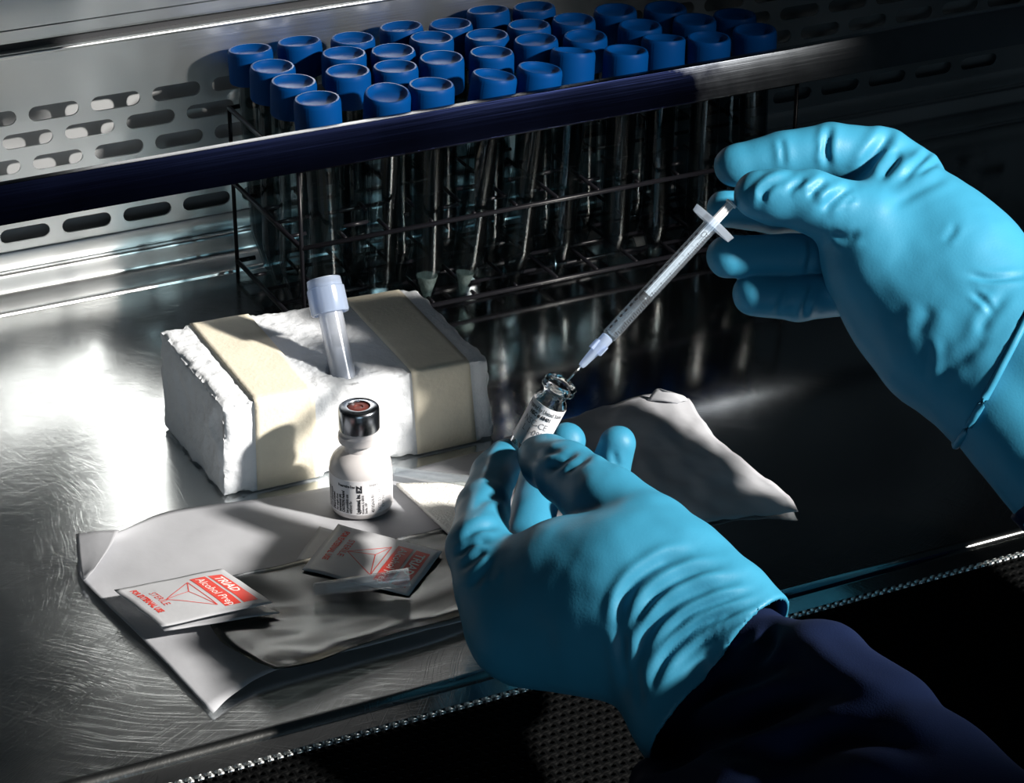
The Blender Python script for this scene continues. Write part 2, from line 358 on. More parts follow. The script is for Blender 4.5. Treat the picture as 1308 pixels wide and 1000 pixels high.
# work surface with its coved rear upstand and turned-down front edge
ws = empty('work_surface', (0, 0, 0), 'scratched stainless steel work surface of the cabinet under everything', 'worktop')
sweep_x('surface_plate', [(0.277, 0.0), (-0.1555, 0.0), (-0.1568, -0.0002), (-0.1579, -0.0007), (-0.1589, -0.0014), (-0.1596, -0.0023), (-0.1600, -0.0034), (-0.1685, -0.0052), (-0.1690, -0.0066)], X0, X1, M['bench'], ws, ang=40)
cove = [(0.277, 0.0), (0.2778, -0.0014), (0.2802, -0.0014), (0.2812, 0.0002), (0.2840, 0.0008), (0.2900, 0.0006), (0.2955, 0.0012), (0.2990, 0.0034), (0.3002, 0.0065), (0.3010, 0.0105), (0.3018, 0.0130), (0.3035, 0.0142), (0.307, 0.0150)]
sweep_x('rear_cove', [tuple(p) for p in cr([(a, b) for a, b in cove], 4)], X0, X1, M['cove'], ws, ang=70)
# front air grille of perforated steel
gr = empty('front_grille', (0, -0.17, -0.006), 'dark perforated steel air grille along the front edge of the work surface', 'grille')
pitch = 0.0043; nx = int((0.50-(-0.30))/pitch); ny = 42
V, Fq = [], []
sq = [(-1, -1), (0, -1), (1, -1), (1, 0), (1, 1), (0, 1), (-1, 1), (-1, 0)]
def gz(y): return 0.32*min(0.0, y+0.004)
for j in range(ny):
    for i in range(nx):
        cx = -0.30+(i+0.5+(0.5 if j % 2 else 0))*pitch; cy = -0.0015-(j+0.5)*pitch*0.87; b = len(V)
        for q in sq: V.append((cx+q[0]*pitch/2, cy+q[1]*pitch*0.87/2, gz(cy+q[1]*pitch*0.87/2)))
        for k in range(8): a = -0.75*PI+k*PI/4; V.append((cx+0.33*pitch*math.cos(a), cy+0.33*pitch*math.sin(a), gz(cy)+0.00035))
        for k in range(8): a = -0.75*PI+k*PI/4; V.append((cx+0.30*pitch*math.cos(a), cy+0.30*pitch*math.sin(a), gz(cy)-0.0012))
        for k in range(8):
            l = (k+1) % 8; Fq.append((b+k, b+l, b+8+l, b+8+k)); Fq.append((b+8+k, b+8+l, b+16+l, b+16+k))
from_pd('perforated_plate', V, Fq, M['grille'], gr)
# serrated top edge: the row of half holes on the bend
bm = bmesh.new()
nt_ = int((0.50+0.30)/pitch)
for i in range(nt_):
    cx = -0.30+(i+0.5)*pitch
    lathe_into(bm, [(0, 0.0008), (0.0009, 0.0007), (0.0014, 0.0002), (0.0015, -0.0012)], 8, mat4=Matrix.Translation((cx, -0.0008, 0.0002)) @ Matrix.Diagonal((1.0, 0.75, 1.0, 1)))
tg = from_bm('serrated_edge', bm, M['cove'], gr); tag(tg, kind='stuff')
sweep_x('plenum', [(0.0, -0.07), (-0.25, -0.09)], -0.42, 0.95, M['dark'], gr)

# steel rail running in front of the rack, carried by brackets off both ends
rl = empty('rail', (0.2, 0.16, 0.105), 'long steel angle rail running across in front of the tube rack', 'rail')
YR = 0.160
zt = (on_y(0, 239, YR)[2]+on_y(1308, 17, YR)[2])/2; zb = (on_y(0, 280, YR)[2]+on_y(1308, 63, YR)[2])/2
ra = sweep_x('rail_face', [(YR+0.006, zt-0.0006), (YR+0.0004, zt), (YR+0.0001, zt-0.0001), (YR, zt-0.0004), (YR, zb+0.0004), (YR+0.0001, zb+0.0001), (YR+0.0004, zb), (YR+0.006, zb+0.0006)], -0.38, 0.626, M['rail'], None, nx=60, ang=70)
for v in ra.data.vertices:
    v.co.y += 0.0005*noise.noise(Vector((v.co.x*14, v.co.z*90, 3.0)))+(v.co.z-zb)*(0.21+0.25*min(1, max(0, (v.co.x-0.33)/0.1)))
ra.parent = rl; ra.matrix_parent_inverse = Matrix.Translation(-Vector(rl.location))
for bx in (-0.37, 0.61):
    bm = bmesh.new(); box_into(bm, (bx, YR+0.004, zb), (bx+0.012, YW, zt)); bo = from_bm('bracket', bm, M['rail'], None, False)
    bo.parent = rl; bo.matrix_parent_inverse = Matrix.Translation(-Vector(rl.location))

# ================================================================== tube rack
ZC = 0.130
caps = [(319,62),(382,52),(348,84),(375,103),(405,125),(450,49),(440,66),(444,90),(495,118),(512,33),(502,64),(505,84),(551,107),(574,31),(553,46),(564,73),(623,12),(622,44),(628,66),(632,95),(682,8),(676,32),(684,49),(690,86),(733,24),(747,46),(733,63),(786,12),(819,32),(800,63),(848,47),(850,9),(890,24),(904,47),(936,18),(964,37)]
tops = np.array([on_z(x, y, ZC)[:2] for x, y in caps])
for it in range(60):                      # push touching caps apart
    for a in range(len(tops)):
        for b in range(a):
            d = tops[a]-tops[b]; L = np.linalg.norm(d)
            if L < 0.0252: tops[a] += d/L*(0.0252-L)/2; tops[b] -= d/L*(0.0252-L)/2
tops[:, 1] = np.minimum(tops[:, 1], YW-0.0155)
front_bottoms = {8: (487, 366), 12: (545, 371), 19: (602, 374), 23: (664, 358), 26: (728, 352), 29: (783, 326), 30: (838, 318)}
xa, xb, ya, yb = tops[:, 0].min()-0.016, tops[:, 0].max()+0.017, 0.1735, 0.2765
rack = empty('tube_rack', ((xa+xb)/2, (ya+yb)/2, 0), 'black coated wire rack holding rows of blue capped tubes', 'rack')
RW = 0.0014
zm = on_y(410, 313, ya)[2]
levels = [('lower_grid', 0.0075), ('middle_grid', zm), ('upper_grid', 0.100)]
def local(o, root): o.parent = root; o.matrix_parent_inverse = Matrix.Translation(-Vector(root.location)); return o
axes_ = []

def tube_proto(flat=False, liquid=None):
    t = empty('centrifuge_tube', (0, 0, 0))
    R, Lb = 0.0083, 0.113
    if flat: prof = [(0, 0.001), (R*0.93, 0.001), (R*0.96, 0.002), (R, 0.110)]; inner = [(R-0.0009, 0.110), (R*0.96-0.0009, 0.012), (0, 0.011)]
    else: prof = [(0, 0), (0.0014, 0.0002), (0.0022, 0.0012), (R*0.93, 0.021), (R, 0.025), (R*1.02, 0.110)]; inner = [(R*1.02-0.0009, 0.110), (R-0.0009, 0.025), (0.0012, 0.0026), (0, 0.0022)]
    lathe('tube_body', prof+inner, M['tube'], t, 28, ang=50)
    if liquid and not flat:
        h = liquid; r1 = 0.0022+(R*0.93-0.0022)*(h-0.0012)/0.0198-0.0012
        lathe('liquid', [(0, 0.003), (0.0012, 0.0034), (r1, h), (0, h)], M['liquid'], t, 20)
    c = 0.0124
    bm = bmesh.new()
    lathe_into(bm, [(0, 0.1268), (c*0.55, 0.1268), (c*0.74, 0.1276), (c*0.80, 0.1290), (c*0.86, 0.1299), (c*0.94, 0.1298), (c*0.985, 0.1288), (c, 0.1270), (c, 0.1120), (c*0.97, 0.1112), (c*0.85, 0.1112), (c*0.84, 0.1245), (0, 0.125)], 96)
    for v in bm.verts:                     # grip ribs
        r = math.hypot(v.co.x, v.co.y)
        if r > c*0.985 and 0.1115 < v.co.z < 0.1275:
            a = math.atan2(v.co.y, v.co.x); k = 1+0.012*math.cos(a*48); v.co.x *= k; v.co.y *= k
    from_bm('cap', bm, M['blue_cap'], t, autosmooth=45)
    return t
p_clear = tube_proto(); p_flat = tube_proto(flat=True); p_liq = tube_proto(liquid=0.016); p_liq2 = tube_proto(liquid=0.019)
used = set()
order = np.argsort(tops[:, 1])
rowi = np.round((tops[:, 1]-tops[:, 1].min())/0.0245).astype(int); rowi = np.minimum(rowi, 4)
rown = ['front row above the rail', 'second row', 'middle row', 'fourth row', 'back row by the slotted wall']
ordn = ['first', 'second', 'third', 'fourth', 'fifth', 'sixth', 'seventh', 'eighth', 'ninth', 'tenth', 'eleventh', 'twelfth']
def tube_label(i):
    same = [k for k in np.argsort(tops[:, 0]) if rowi[k] == rowi[i]]; p = same.index(i)
    extra = {8: 'blue capped flat ended tube', 12: 'blue capped pale liquid tube', 19: 'blue capped cloudy tube'}.get(i, 'blue capped clear tube')
    return f'{extra}, {ordn[p]} from left in the {rown[rowi[i]]}'
for i, (x, y) in enumerate(tops):
    pr = {8: p_flat, 12: p_liq2, 19: p_liq}.get(i, p_clear)
    if id(pr) not in used: t = pr; used.add(id(pr))
    else: t = copy_tree(pr)
    if i in front_bottoms: b = on_z(*front_bottoms[i], 0.010)
    else: b = np.array([x+rng.uniform(-.004, .004), y+rng.uniform(-.004, .002), 0.010])
    b[1] = min(max(b[1], ya+0.011), yb-0.004)
    top = np.array([x, y, ZC]); ax = top-b; ax /= np.linalg.norm(ax)
    t.location = top-ax*0.130; t.rotation_mode = 'QUATERNION'; t.rotation_quaternion = Quaternion((0, 0, 1), rng.uniform(0, 6)) if False else Vector(ax).to_track_quat('Z', 'Y')
    tag(t, tube_label(i), 'tube', 'blue capped tubes in the wire rack')
    axes_.append((top-ax*0.130, ax, i == 8))
def tube_radius(s): return 0.0132 if s > 0.106 else 0.0090 if s > 0.022 else 0.0030+0.0062*max(s, 0)/0.022
def clear_run(p, q, r):
    p, q = np.array(p), np.array(q); n = max(8, int(np.linalg.norm(q-p)/0.0012)); ok = []
    for i in range(n+1):
        c = p+(q-p)*i/n; good = True
        for o, ax, flat in axes_:
            s = float((c-o) @ ax)
            if -0.002 < s < 0.131 and np.linalg.norm(c-o-ax*s) < tube_radius(max(s, 0.03) if flat else s)+r+0.0004: good = False; break
        ok.append(good)
    runs = []; st = None
    for i in range(n+2):
        g = i <= n and ok[i]
        if g and st is None: st = i
        if not g and st is not None:
            if i-1-st >= 2: runs.append((tuple(p+(q-p)*st/n), tuple(p+(q-p)*(i-1)/n)))
            st = None
    return runs
def wire(name, p, q, r):
    for u, v in clear_run(p, q, r):
        bm = bmesh.new(); rod_into(bm, [u, v], r, 8); local(from_bm(name, bm, M['wire']), rack)
cz = [(xa, ya), (xb, ya), (xb, yb), (xa, yb)]
for nm, z in levels:
    for k in range(4): wire('frame_wire', (*cz[k], z), (*cz[(k+1) % 4], z), RW)
    if nm == 'upper_grid': continue
    for k in range(1, 12): x = xa+(xb-xa)*k/12; wire('cross_wire', (x, ya, z+0.0012), (x, yb, z+0.0012), RW*0.8)
    for k in range(1, 5): y = ya+(yb-ya)*k/5; wire('long_wire', (xa, y, z-0.0012), (xb, y, z-0.0012), RW*0.8)
for x, y in cz: wire('post', (x, y, 0.0003), (x, y, 0.101), RW*0.85)

# ================================================================== foam block with two tape bands
fb = empty('foam_block', (0.01, 0.07, 0), 'broken white foam block wrapped with two bands of cream tape', 'foam block')
P = {(0, 0, 0): (-0.0585, 0.0319, 0.0004), (1, 0, 0): (0.0870, 0.0310, 0.0004), (0, 1, 0): (-0.0607, 0.1150, 0.0004), (1, 1, 0): (0.0850, 0.1150, 0.0004),
     (0, 0, 1): (-0.0572, 0.0310, 0.0500), (1, 0, 1): (0.0815, 0.0280, 0.0470), (0, 1, 1): (-0.0590, 0.1160, 0.0545), (1, 1, 1): (0.0820, 0.1140, 0.0500)}
def tri(u, v, t):
    s = np.zeros(3)
    for (a, b, c), p in P.items(): s += np.array(p)*(u if a else 1-u)*(v if b else 1-v)*(t if c else 1-t)
    return s
def foam_disp(p, edge):
    q = Vector(p)
    d = 0.0005*noise.noise(q*260)+0.0007*noise.noise(q*90)
    bead = noise.voronoi(q*330)[0]; d += 0.0007*(0.45-bead[0])
    return d-edge*(0.0012+0.0022*abs(noise.noise(q*120+Vector((5, 1, 2)))))
bm = bmesh.new(); NX, NY, NZ = 96, 60, 36; vid = {}
def fv(i, j, k):
    if (i, j, k) in vid: return vid[(i, j, k)]
    p = tri(i/NX, j/NY, k/NZ); v = bm.verts.new(p); vid[(i, j, k)] = v; return v
for i in range(NX):
    for j in range(NY):
        for k in (0, NZ): bm.faces.new([fv(i, j, k), fv(i+1, j, k), fv(i+1, j+1, k), fv(i, j+1, k)])
    for k in range(NZ):
        for j in (0, NY): bm.faces.new([fv(i, j, k), fv(i+1, j, k), fv(i+1, j, k+1), fv(i, j, k+1)])
for j in range(NY):
    for k in range(NZ):
        for i in (0, NX): bm.faces.new([fv(i, j, k), fv(i, j+1, k), fv(i, j+1, k+1), fv(i, j, k+1)])
bmesh.ops.recalc_face_normals(bm, faces=bm.faces[:]); bm.normal_update()
nrm = {v: v.normal.copy() for v in bm.verts}
U1 = ((325-284)/345, (400-284)/345); U2 = ((525-284)/345, (601-284)/345)
holeC = on_z(436, 468, 0.0505)
for (i, j, k), v in vid.items():
    near = [min(i, NX-i)*0.0015, min(j, NY-j)*0.0014, min(k, NZ-k)*0.0014]; s = sorted(near)
    edge = max(0.0, 1-s[1]/0.004)
    u = i/NX; taped = any(a-0.02 < u < b+0.02 for a, b in (U1, U2)) and i not in (0, NX)
    if taped: edge *= 0.25
    amp = 1.0
    d = foam_disp(v.co, edge)
    if taped: d = min(d, 0)*0.6-0.0002
    if i == 0 or i < 2: d -= 0.0018*abs(noise.noise(Vector(v.co)*70))+0.0010*noise.noise(Vector(v.co)*35)
    if i >= NX-1: d -= 0.004*abs(noise.noise(Vector(v.co)*60))
    n = nrm[v]
    v.co += n*d
    if k == NZ:
        r = math.hypot(v.co.x-holeC[0], v.co.y-holeC[1])
        if r < 0.0070: v.co.z -= 0.016
        elif r < 0.012: v.co.z -= 0.0010*(1-(r-0.007)/0.005)
    if k == 0: v.co.z = max(v.co.z, 0.0003)
local(from_bm('foam', bm, M['foam'], smooth=True), fb)
def tape(u0, u1, off):
    path = [(0, 0.02), (0, 0.3), (0, 0.6), (0, 0.9), (0, 0.965), (0.004, 0.99), (0.02, 1.0), (0.05, 1.0)] + [(q, 1.0) for q in np.linspace(0.1, 0.95, 14)] + [(0.985, 1.0), (1.0, 0.985), (1.0, 0.9), (1.0, 0.5), (1.0, 0.05)]
    rowsv = []
    for (v, t) in path:
        r = []
        for s in np.linspace(0, 1, 13):
            p = tri(u0+(u1-u0)*s, v, t); o = off+0.00015*noise.noise(Vector(p)*150)
            crease = 0.0005*max(0, noise.noise(Vector((p[0]*60, v*30, t*40)))) if 0.93 < t < 1 or v < 0.03 and t > 0.9 else 0
            nn = np.array([0, -1.0, 0]) if v == 0 else (np.array([0, 1.0, 0]) if v == 1 else np.array([0, 0, 1.0]))
            if 0.95 < t < 1.0 and v < 0.5 or v == 0.004: nn = np.array([0, -0.7, 0.7])
            if v == 0.985 or t == 0.985: nn = np.array([0, 0.7, 0.7])
            r.append(p+nn*(o+crease))
        rowsv.append(r)
    rows_ = len(rowsv); v = np.array(rowsv).reshape(-1, 3); c = 13
    f = [(i*c+j, i*c+j+1, (i+1)*c+j+1, (i+1)*c+j) for i in range(rows_-1) for j in range(c-1)]
    o = from_pd('tape_band', v, f, M['tape']); s = o.modifiers.new('s', 'SOLIDIFY'); s.thickness = 0.0003; s.offset = 1
    return local(o, fb)
tape(*U1, 0.0006); tape(*U2, 0.0006)

# small tube standing in the foam
dB = float((holeC-CAM) @ cF)
ctop = at(413, 356, dB+0.004); cbase = holeC-np.array([0, 0, 0.012]); ax = ctop-holeC; ax /= np.linalg.norm(ax); Lc = np.linalg.norm(ctop-holeC)
ct = empty('sample_tube', holeC-ax*0.012, 'small milky plastic tube with ribbed cap stuck upright in the foam block', 'tube', quat=Vector(ax).to_track_quat('Z', 'Y'))
Lt = Lc+0.012; r0 = 0.0061
lathe('tube_body', [(0, 0), (r0*0.8, 0), (r0*0.96, 0.001), (r0, 0.003), (r0, Lt-0.012), (r0-0.0008, Lt-0.012), (r0-0.0008, 0.003), (0, 0.002)], M['milky'], ct, 32)
lathe('sample', [(0, 0.0025), (r0-0.0012, 0.0035), (r0-0.0012, 0.021), (0, 0.021)], mat('white_sample', (0.85, 0.86, 0.88), 0.6), ct, 24)
bm = bmesh.new(); rc = 0.0093
lathe_into(bm, [(0, Lt-0.0010), (0.0014, Lt-0.0010), (0.0018, Lt-0.0018), (rc*0.70, Lt-0.0018), (rc*0.78, Lt-0.0004), (rc*0.84, Lt), (rc*0.90, Lt-0.0004), (rc*0.93, Lt-0.0045), (rc, Lt-0.0050), (rc*1.01, Lt-0.0165), (rc*0.96, Lt-0.0175), (rc*0.86, Lt-0.0175), (rc*0.84, Lt-0.003), (0, Lt-0.003)], 72)
for v in bm.verts:
    r = math.hypot(v.co.x, v.co.y)
    if r > rc*0.97:
        a = math.atan2(v.co.y, v.co.x); k = 1+0.014*(1 if math.cos(a*12) > 0.6 else 0); v.co.x *= k; v.co.y *= k
from_bm('ribbed_cap', bm, M['milky_cap'], ct, autosmooth=35)

# ================================================================== standing medicine vial
vl = empty('medicine_vial', on_z(462, 646, 0.0012), 'frosted white medicine vial with silver crimp cap standing before the foam block', 'vial')
rb = 0.0148
lathe('bottle', [(0, 0.0006), (rb*0.80, 0), (rb*0.95, 0.0006), (rb, 0.0024), (rb, 0.0222), (rb*0.975, 0.0248), (rb*0.88, 0.0278), (rb*0.70, 0.0303), (rb*0.53, 0.0316), (0.0076, 0.0328), (0.0074, 0.0345), (0.0085, 0.0354), (0.0100, 0.0360), (0.0103, 0.0374), (0.0100, 0.0396), (0.0090, 0.0404), (0.0088, 0.0440), (0, 0.044)], M['vial'], vl, 56)
lathe('crimp_cap', [(0.0086, 0.0418), (0.0094, 0.0420), (0.0097, 0.0426), (0.0097, 0.0518), (0.0094, 0.0530), (0.0086, 0.0536), (0.0056, 0.0537), (0.0053, 0.0533), (0.0053, 0.0526)], M['alu'], vl, 48)
lathe('rubber_stopper', [(0.0053, 0.0526), (0.0046, 0.0531), (0.0022, 0.0533), (0.0016, 0.0528), (0, 0.0529)], M['rubber'], vl, 32)
a_cam = math.atan2(CAM[1], CAM[0])     # the side that faces the front
def cylmap(r, a0, z0=0.0): return lambda u, v: (r*math.cos(a0+u/r), r*math.sin(a0+u/r), z0+v)
a_front = math.atan2(-cF[1], -cF[0])
Vv, Ff = [], []; na = 40
for i in range(na+1):
    a = a_front-2.2+4.4*i/na
    for r, z in ((rb+0.0001, 0.0032), (rb+0.00018, 0.0032), (rb+0.00018, 0.0212), (rb+0.0001, 0.0212)): Vv.append((r*math.cos(a), r*math.sin(a), z))
for i in range(na):
    for k in range(3): Ff.append((i*4+k, (i+1)*4+k, (i+1)*4+k+1, i*4+k+1))
lab = from_pd('label', Vv, Ff, M['label'], vl); sharp(lab.data)
pr = Print(); fn = cylmap(rb+0.00026, a_front, 0.0)
up = PI/2
pr.text('Preservative Free', -0.0108, 0.0176, 0.0020, 0, bold=0.00008, sx=0.62)
for u, s, st in ((-0.0185, 0, 'Store at controlled'), (-0.0165, 0, 'room temperature'), (-0.0145, 1, 'Discard unused'), (-0.0124, 0, 'For single dose'), (-0.0106, 1, 'intravenous use'), (-0.0086, 1, 'CAUTION: Federal'), (-0.0066, 0, 'law prohibits use'), (-0.0048, 0, 'without Rx')):
    pr.text(st, u+0.0012, 0.0040, 0.00205, up, bold=0.00011 if s else 0.00006, sx=0.70)
pr.text('Lyphomed, Inc.', 0.0004, 0.0040, 0.0024, up, bold=0.00014, sx=0.72)
pr.text('Rosemont, IL 60018', 0.0022, 0.0040, 0.0015, up, bold=0.00003, sx=0.8); pr.text('Sterile, USP', 0.0037, 0.0040, 0.0015, up, bold=0.00003, sx=0.8)
pr.text('40102A/A-91', 0.0072, 0.0042, 0.0021, up, bold=0.00004, sx=0.85)
pr.text('EZ', 0.0012, 0.0150, 0.0034, up, bold=0.00020)
pr.text('51502-0', 0.0050, 0.0182, 0.0016, 0, sx=0.8)
pr.build('label_text', M['black_print'], fn, lab)
pg_ = Print(); pg_.text('LOT 331094', 0.0108, 0.0045, 0.0022, up); pg_.text('EXP NOV 92', 0.0130, 0.0055, 0.0022, up)
pg_.build('stamped_text', M['grey_print'], fn, lab)

# ================================================================== opened paper pouch
def Z(x, y, z): return on_z(x, y, z)
wp = empty('paper_pouch', on_z(350, 760, 0), 'opened white paper and clear film pouch lying under the two packets', 'wrapper')
ctrl = [[Z(97, 688, .006), Z(150, 679, .008), Z(215, 653, .004), Z(330, 637, .0015), Z(440, 618, .001), Z(560, 590, .001), Z(690, 555, .001)],
        [Z(99, 712, .004), Z(150, 700, .004), Z(230, 690, .003), Z(350, 676, .001), Z(470, 655, .0008), Z(590, 630, .0008), Z(720, 590, .0008)],
        [Z(104, 738, .003), Z(160, 745, .002), Z(250, 740, .002), Z(370, 725, .001), Z(500, 700, .0008), Z(620, 675, .0008), Z(740, 640, .0008)],
        [Z(140, 775, .004), Z(200, 790, .003), Z(280, 785, .002), Z(400, 770, .002), Z(520, 745, .001), Z(640, 715, .001), Z(760, 680, .001)],
        [Z(188, 822, .003), Z(245, 825, .0035), Z(310, 825, .004), Z(430, 805, .004), Z(545, 780, .003), Z(655, 750, .001), Z(775, 715, .001)],
        [Z(272, 911, .002), Z(300, 885, .0035), Z(352, 856, .005), Z(455, 828, .005), Z(575, 797, .004), Z(675, 770, .001), Z(790, 735, .001)]]
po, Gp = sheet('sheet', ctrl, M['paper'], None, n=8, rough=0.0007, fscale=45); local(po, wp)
fc, _ = sheet('folded_corner', [[Z(97, 682, .0085), Z(124, 678, .0105), Z(152, 677, .0110)], [Z(100, 712, .0065), Z(122, 704, .0085), Z(140, 699, .0095)], [Z(106, 742, .0045), Z(112, 736, .0065), Z(118, 730, .0075)]], M['paper'], None, n=5); local(fc, wp)
ctrl2 = [[Z(250, 745, .0060), Z(340, 725, .006), Z(450, 700, .004), Z(560, 675, .004), Z(680, 645, .003)],
         [Z(262, 785, .006), Z(350, 768, .0055), Z(460, 745, .005), Z(575, 715, .0045), Z(690, 680, .003)],
         [Z(282, 818, .0085), Z(370, 803, .0075), Z(475, 780, .006), Z(585, 745, .005), Z(700, 710, .003)],
         [Z(318, 840, .0105), Z(395, 832, .0085), Z(490, 805, .007), Z(590, 775, .006), Z(710, 735, .003)],
         [Z(352, 855, .0115), Z(400, 846, .0105), Z(490, 814, .009), Z(590, 786, .008), Z(715, 750, .003)]]
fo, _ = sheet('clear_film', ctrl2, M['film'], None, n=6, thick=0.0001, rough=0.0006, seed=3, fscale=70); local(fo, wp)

# second sheet at the right, crumpled, behind the hand
ps = empty('paper_sheet', on_z(840, 590, 0), 'crumpled grey white paper sheet lying on the steel right of the held vial', 'paper')
ctrl3 = [[Z(640, 560, .001), Z(740, 528, .004), Z(790, 512, .008), Z(836, 500, .012), Z(880, 510, .010)],
         [Z(670, 590, .001), Z(750, 556, .003), Z(800, 545, .007), Z(850, 537, .010), Z(905, 545, .008)],
         [Z(700, 620, .001), Z(770, 588, .002), Z(825, 580, .003), Z(880, 575, .006), Z(940, 580, .006)],
         [Z(730, 650, .001), Z(800, 630, .001), Z(860, 625, .001), Z(920, 620, .002), Z(1004, 630, .003)],
         [Z(760, 690, .001), Z(830, 675, .001), Z(890, 670, .001), Z(950, 660, .001), Z(1020, 655, .002)]]
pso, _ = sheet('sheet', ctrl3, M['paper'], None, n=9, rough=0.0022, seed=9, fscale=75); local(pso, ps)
fl, _ = sheet('folded_corner', [[Z(826, 512, .0105), Z(838, 497, .016), Z(850, 499, .0165)], [Z(845, 512, .012), Z(858, 504, .015), Z(872, 505, .0145)], [Z(865, 516, .011), Z(873, 512, .0125), Z(879, 511, .0115)]], M['paper'], None, n=4); local(fl, ps)

# ================================================================== alcohol pad packets
def packet(name, label, base, c0, cu, cv, zz, bow, leaf, seed):
    """c0 text origin corner, cu along the reading direction, cv up the text; pixels on the bench with heights"""
    pk = empty(name, base, label, 'packet', 'alcohol pad packets')
    A, B, Cc = on_z(*c0, zz[0]), on_z(*cu, zz[1]), on_z(*cv, zz[2]); D = B+Cc-A; D[2] = zz[3]
    def S(u, v):
        p = A*(1-u)*(1-v)+B*u*(1-v)+Cc*(1-u)*v+D*u*v
        p = p.copy(); p[2] += bow*math.sin(PI*min(max(u, 0), 1))*math.sin(PI*min(max(v, 0), 1))+0.0006*noise.noise(Vector((u*3+seed, v*3, 0))); return p
    ctrl = [[S(i/10, j/10) for j in range(11)] for i in range(11)]
    top, _ = sheet('printed_leaf', ctrl, M['pad'], None, n=2, thick=0.0004); local(top, pk)
    lf = [[(1-i/4)*(1-j/4)*on_z(*leaf[0], leaf[4])+(i/4)*(1-j/4)*on_z(*leaf[1], leaf[4])+(1-i/4)*(j/4)*on_z(*leaf[2], leaf[4])+(i/4)*(j/4)*on_z(*leaf[3], leaf[4]) for j in range(5)] for i in range(5)]
    lo, _ = sheet('back_leaf', lf, M['pad'], None, n=3, thick=0.0004, rough=0.0004, seed=seed); local(lo, pk)
    # print, in a unit square: u along reading, v up
    W = np.linalg.norm(B-A); H = np.linalg.norm(Cc-A)
    fn = lambda u, v: S(u/W, v/H)+np.array([0, 0, 0.00012])
    fn2 = lambda u, v: S(u/W, v/H)+np.array([0, 0, 0.00018])
    q = Print(); q.rect(0.14*W, 0.80*H, 0.88*W, 0.93*H, 14, 6); q.rect(0.14*W, 0.63*H, 0.88*W, 0.775*H, 14, 6)
    tA, tB, tC, tD = (0.20*W, 0.585*H), (0.82*W, 0.585*H), (0.50*W, 0.26*H), (0.42*W, 0.50*H)
    for a, b in ((tA, tB), (tB, tC), (tC, tA), (tA, tD), (tB, tD), (tC, tD)): q.line(a, b, 0.0004)
    q.text('STERILE', 0.26*W, 0.20*H, 0.085*H, 0, sx=0.95)
    q.text('FOR EXTERNAL USE', 0.10*W, 0.10*H, 0.075*H, 0, bold=0.0002, sx=0.72)
    prt = q.build('red_print', M['red'], fn, None); local(prt, pk)
    q2 = Print(); q2.text('TRIAD', 0.20*W, 0.825*H, 0.115*H, 0, bold=0.00012, sx=1.0); q2.text('Alcohol Prep', 0.18*W, 0.665*H, 0.105*H, 0, sx=1.0)
    prt = q2.build('white_lettering', M['white_print'], fn2, None); local(prt, pk)
    return pk
packet('alcohol_pad', 'white packet with red print propped up at the left, on the pouch corner', on_z(250, 790, .005), (146, 753), (207, 800), (284, 726), (.012, .012, .0115, .0125), 0.0012, [(185, 775), (210, 806), (300, 760), (357, 782), .0088], 1.0)
packet('alcohol_pad', 'white packet with red print lying under the short needle cap', on_z(470, 715, .004), (432, 669), (386, 727), (565, 704), (.0075, .006, .0065, .0065), 0.0010, [(408, 672), (378, 716), (470, 690), (440, 735), .0045], 4.0)

# ================================================================== needle cap, sheath and gauze
def clear_cap(name, p0, p1, ra_, rb_, label, cat, m, ribs=True):
    ax = Vector(p1-p0); L = ax.length
    e = empty(name, p0, label, cat, quat=ax.to_track_quat('Z', 'Y'))
    tks = 0.0007
    lathe('sheath_wall', [(0, 0), (ra_*0.85, 0), (ra_, 0.0008), (rb_*0.97, L*0.78), (rb_, L*0.80), (rb_*1.05, L), (rb_*1.05-tks, L), (rb_-tks, L*0.8), (ra_-tks, 0.006), (0, 0.0055)], m, e, 28)
    if ribs:
        bm = bmesh.new()
        for k in range(6):
            a = k*PI/3; box_into(bm, (-0.0004, rb_*0.93, L*0.80), (0.0004, rb_*1.10, L*0.985), Matrix.Rotation(a, 4, 'Z'))
        from_bm('grip_rib', bm, m, e, False)
    return e
clear_cap('needle_guard', on_z(401, 753, .0105), on_z(523, 737, .0135), .0030, .0040, 'short clear plastic needle cap lying across the front packet', 'needle cap', M['sheath'])
clear_cap('needle_sheath', on_z(492, 600, .0045), on_z(655, 622, .0085), .0024, .0030, 'long clear plastic sheath lying between vial and gauze, behind the hand', 'sheath', M['sheath'], False)
gz_ = empty('gauze_pad', on_z(590, 650, 0), 'folded white gauze pad on the paper beside the gloved index finger', 'gauze')
for k, (dz, sh) in enumerate(((0.0020, 0.0), (0.0036, 0.0012), (0.0050, 0.0004))):
    q = [[Z(506+70*i/3+sh*600+96*j/3, 617+66*i/3+(-2*j/3)+sh*200, dz+0.0004) for j in range(4)] for i in range(4)]
    g, _ = sheet('gauze_layer', q, M['gauze'], None, n=8, thick=0.0014, rough=0.0003, seed=k, fscale=300); local(g, gz_)

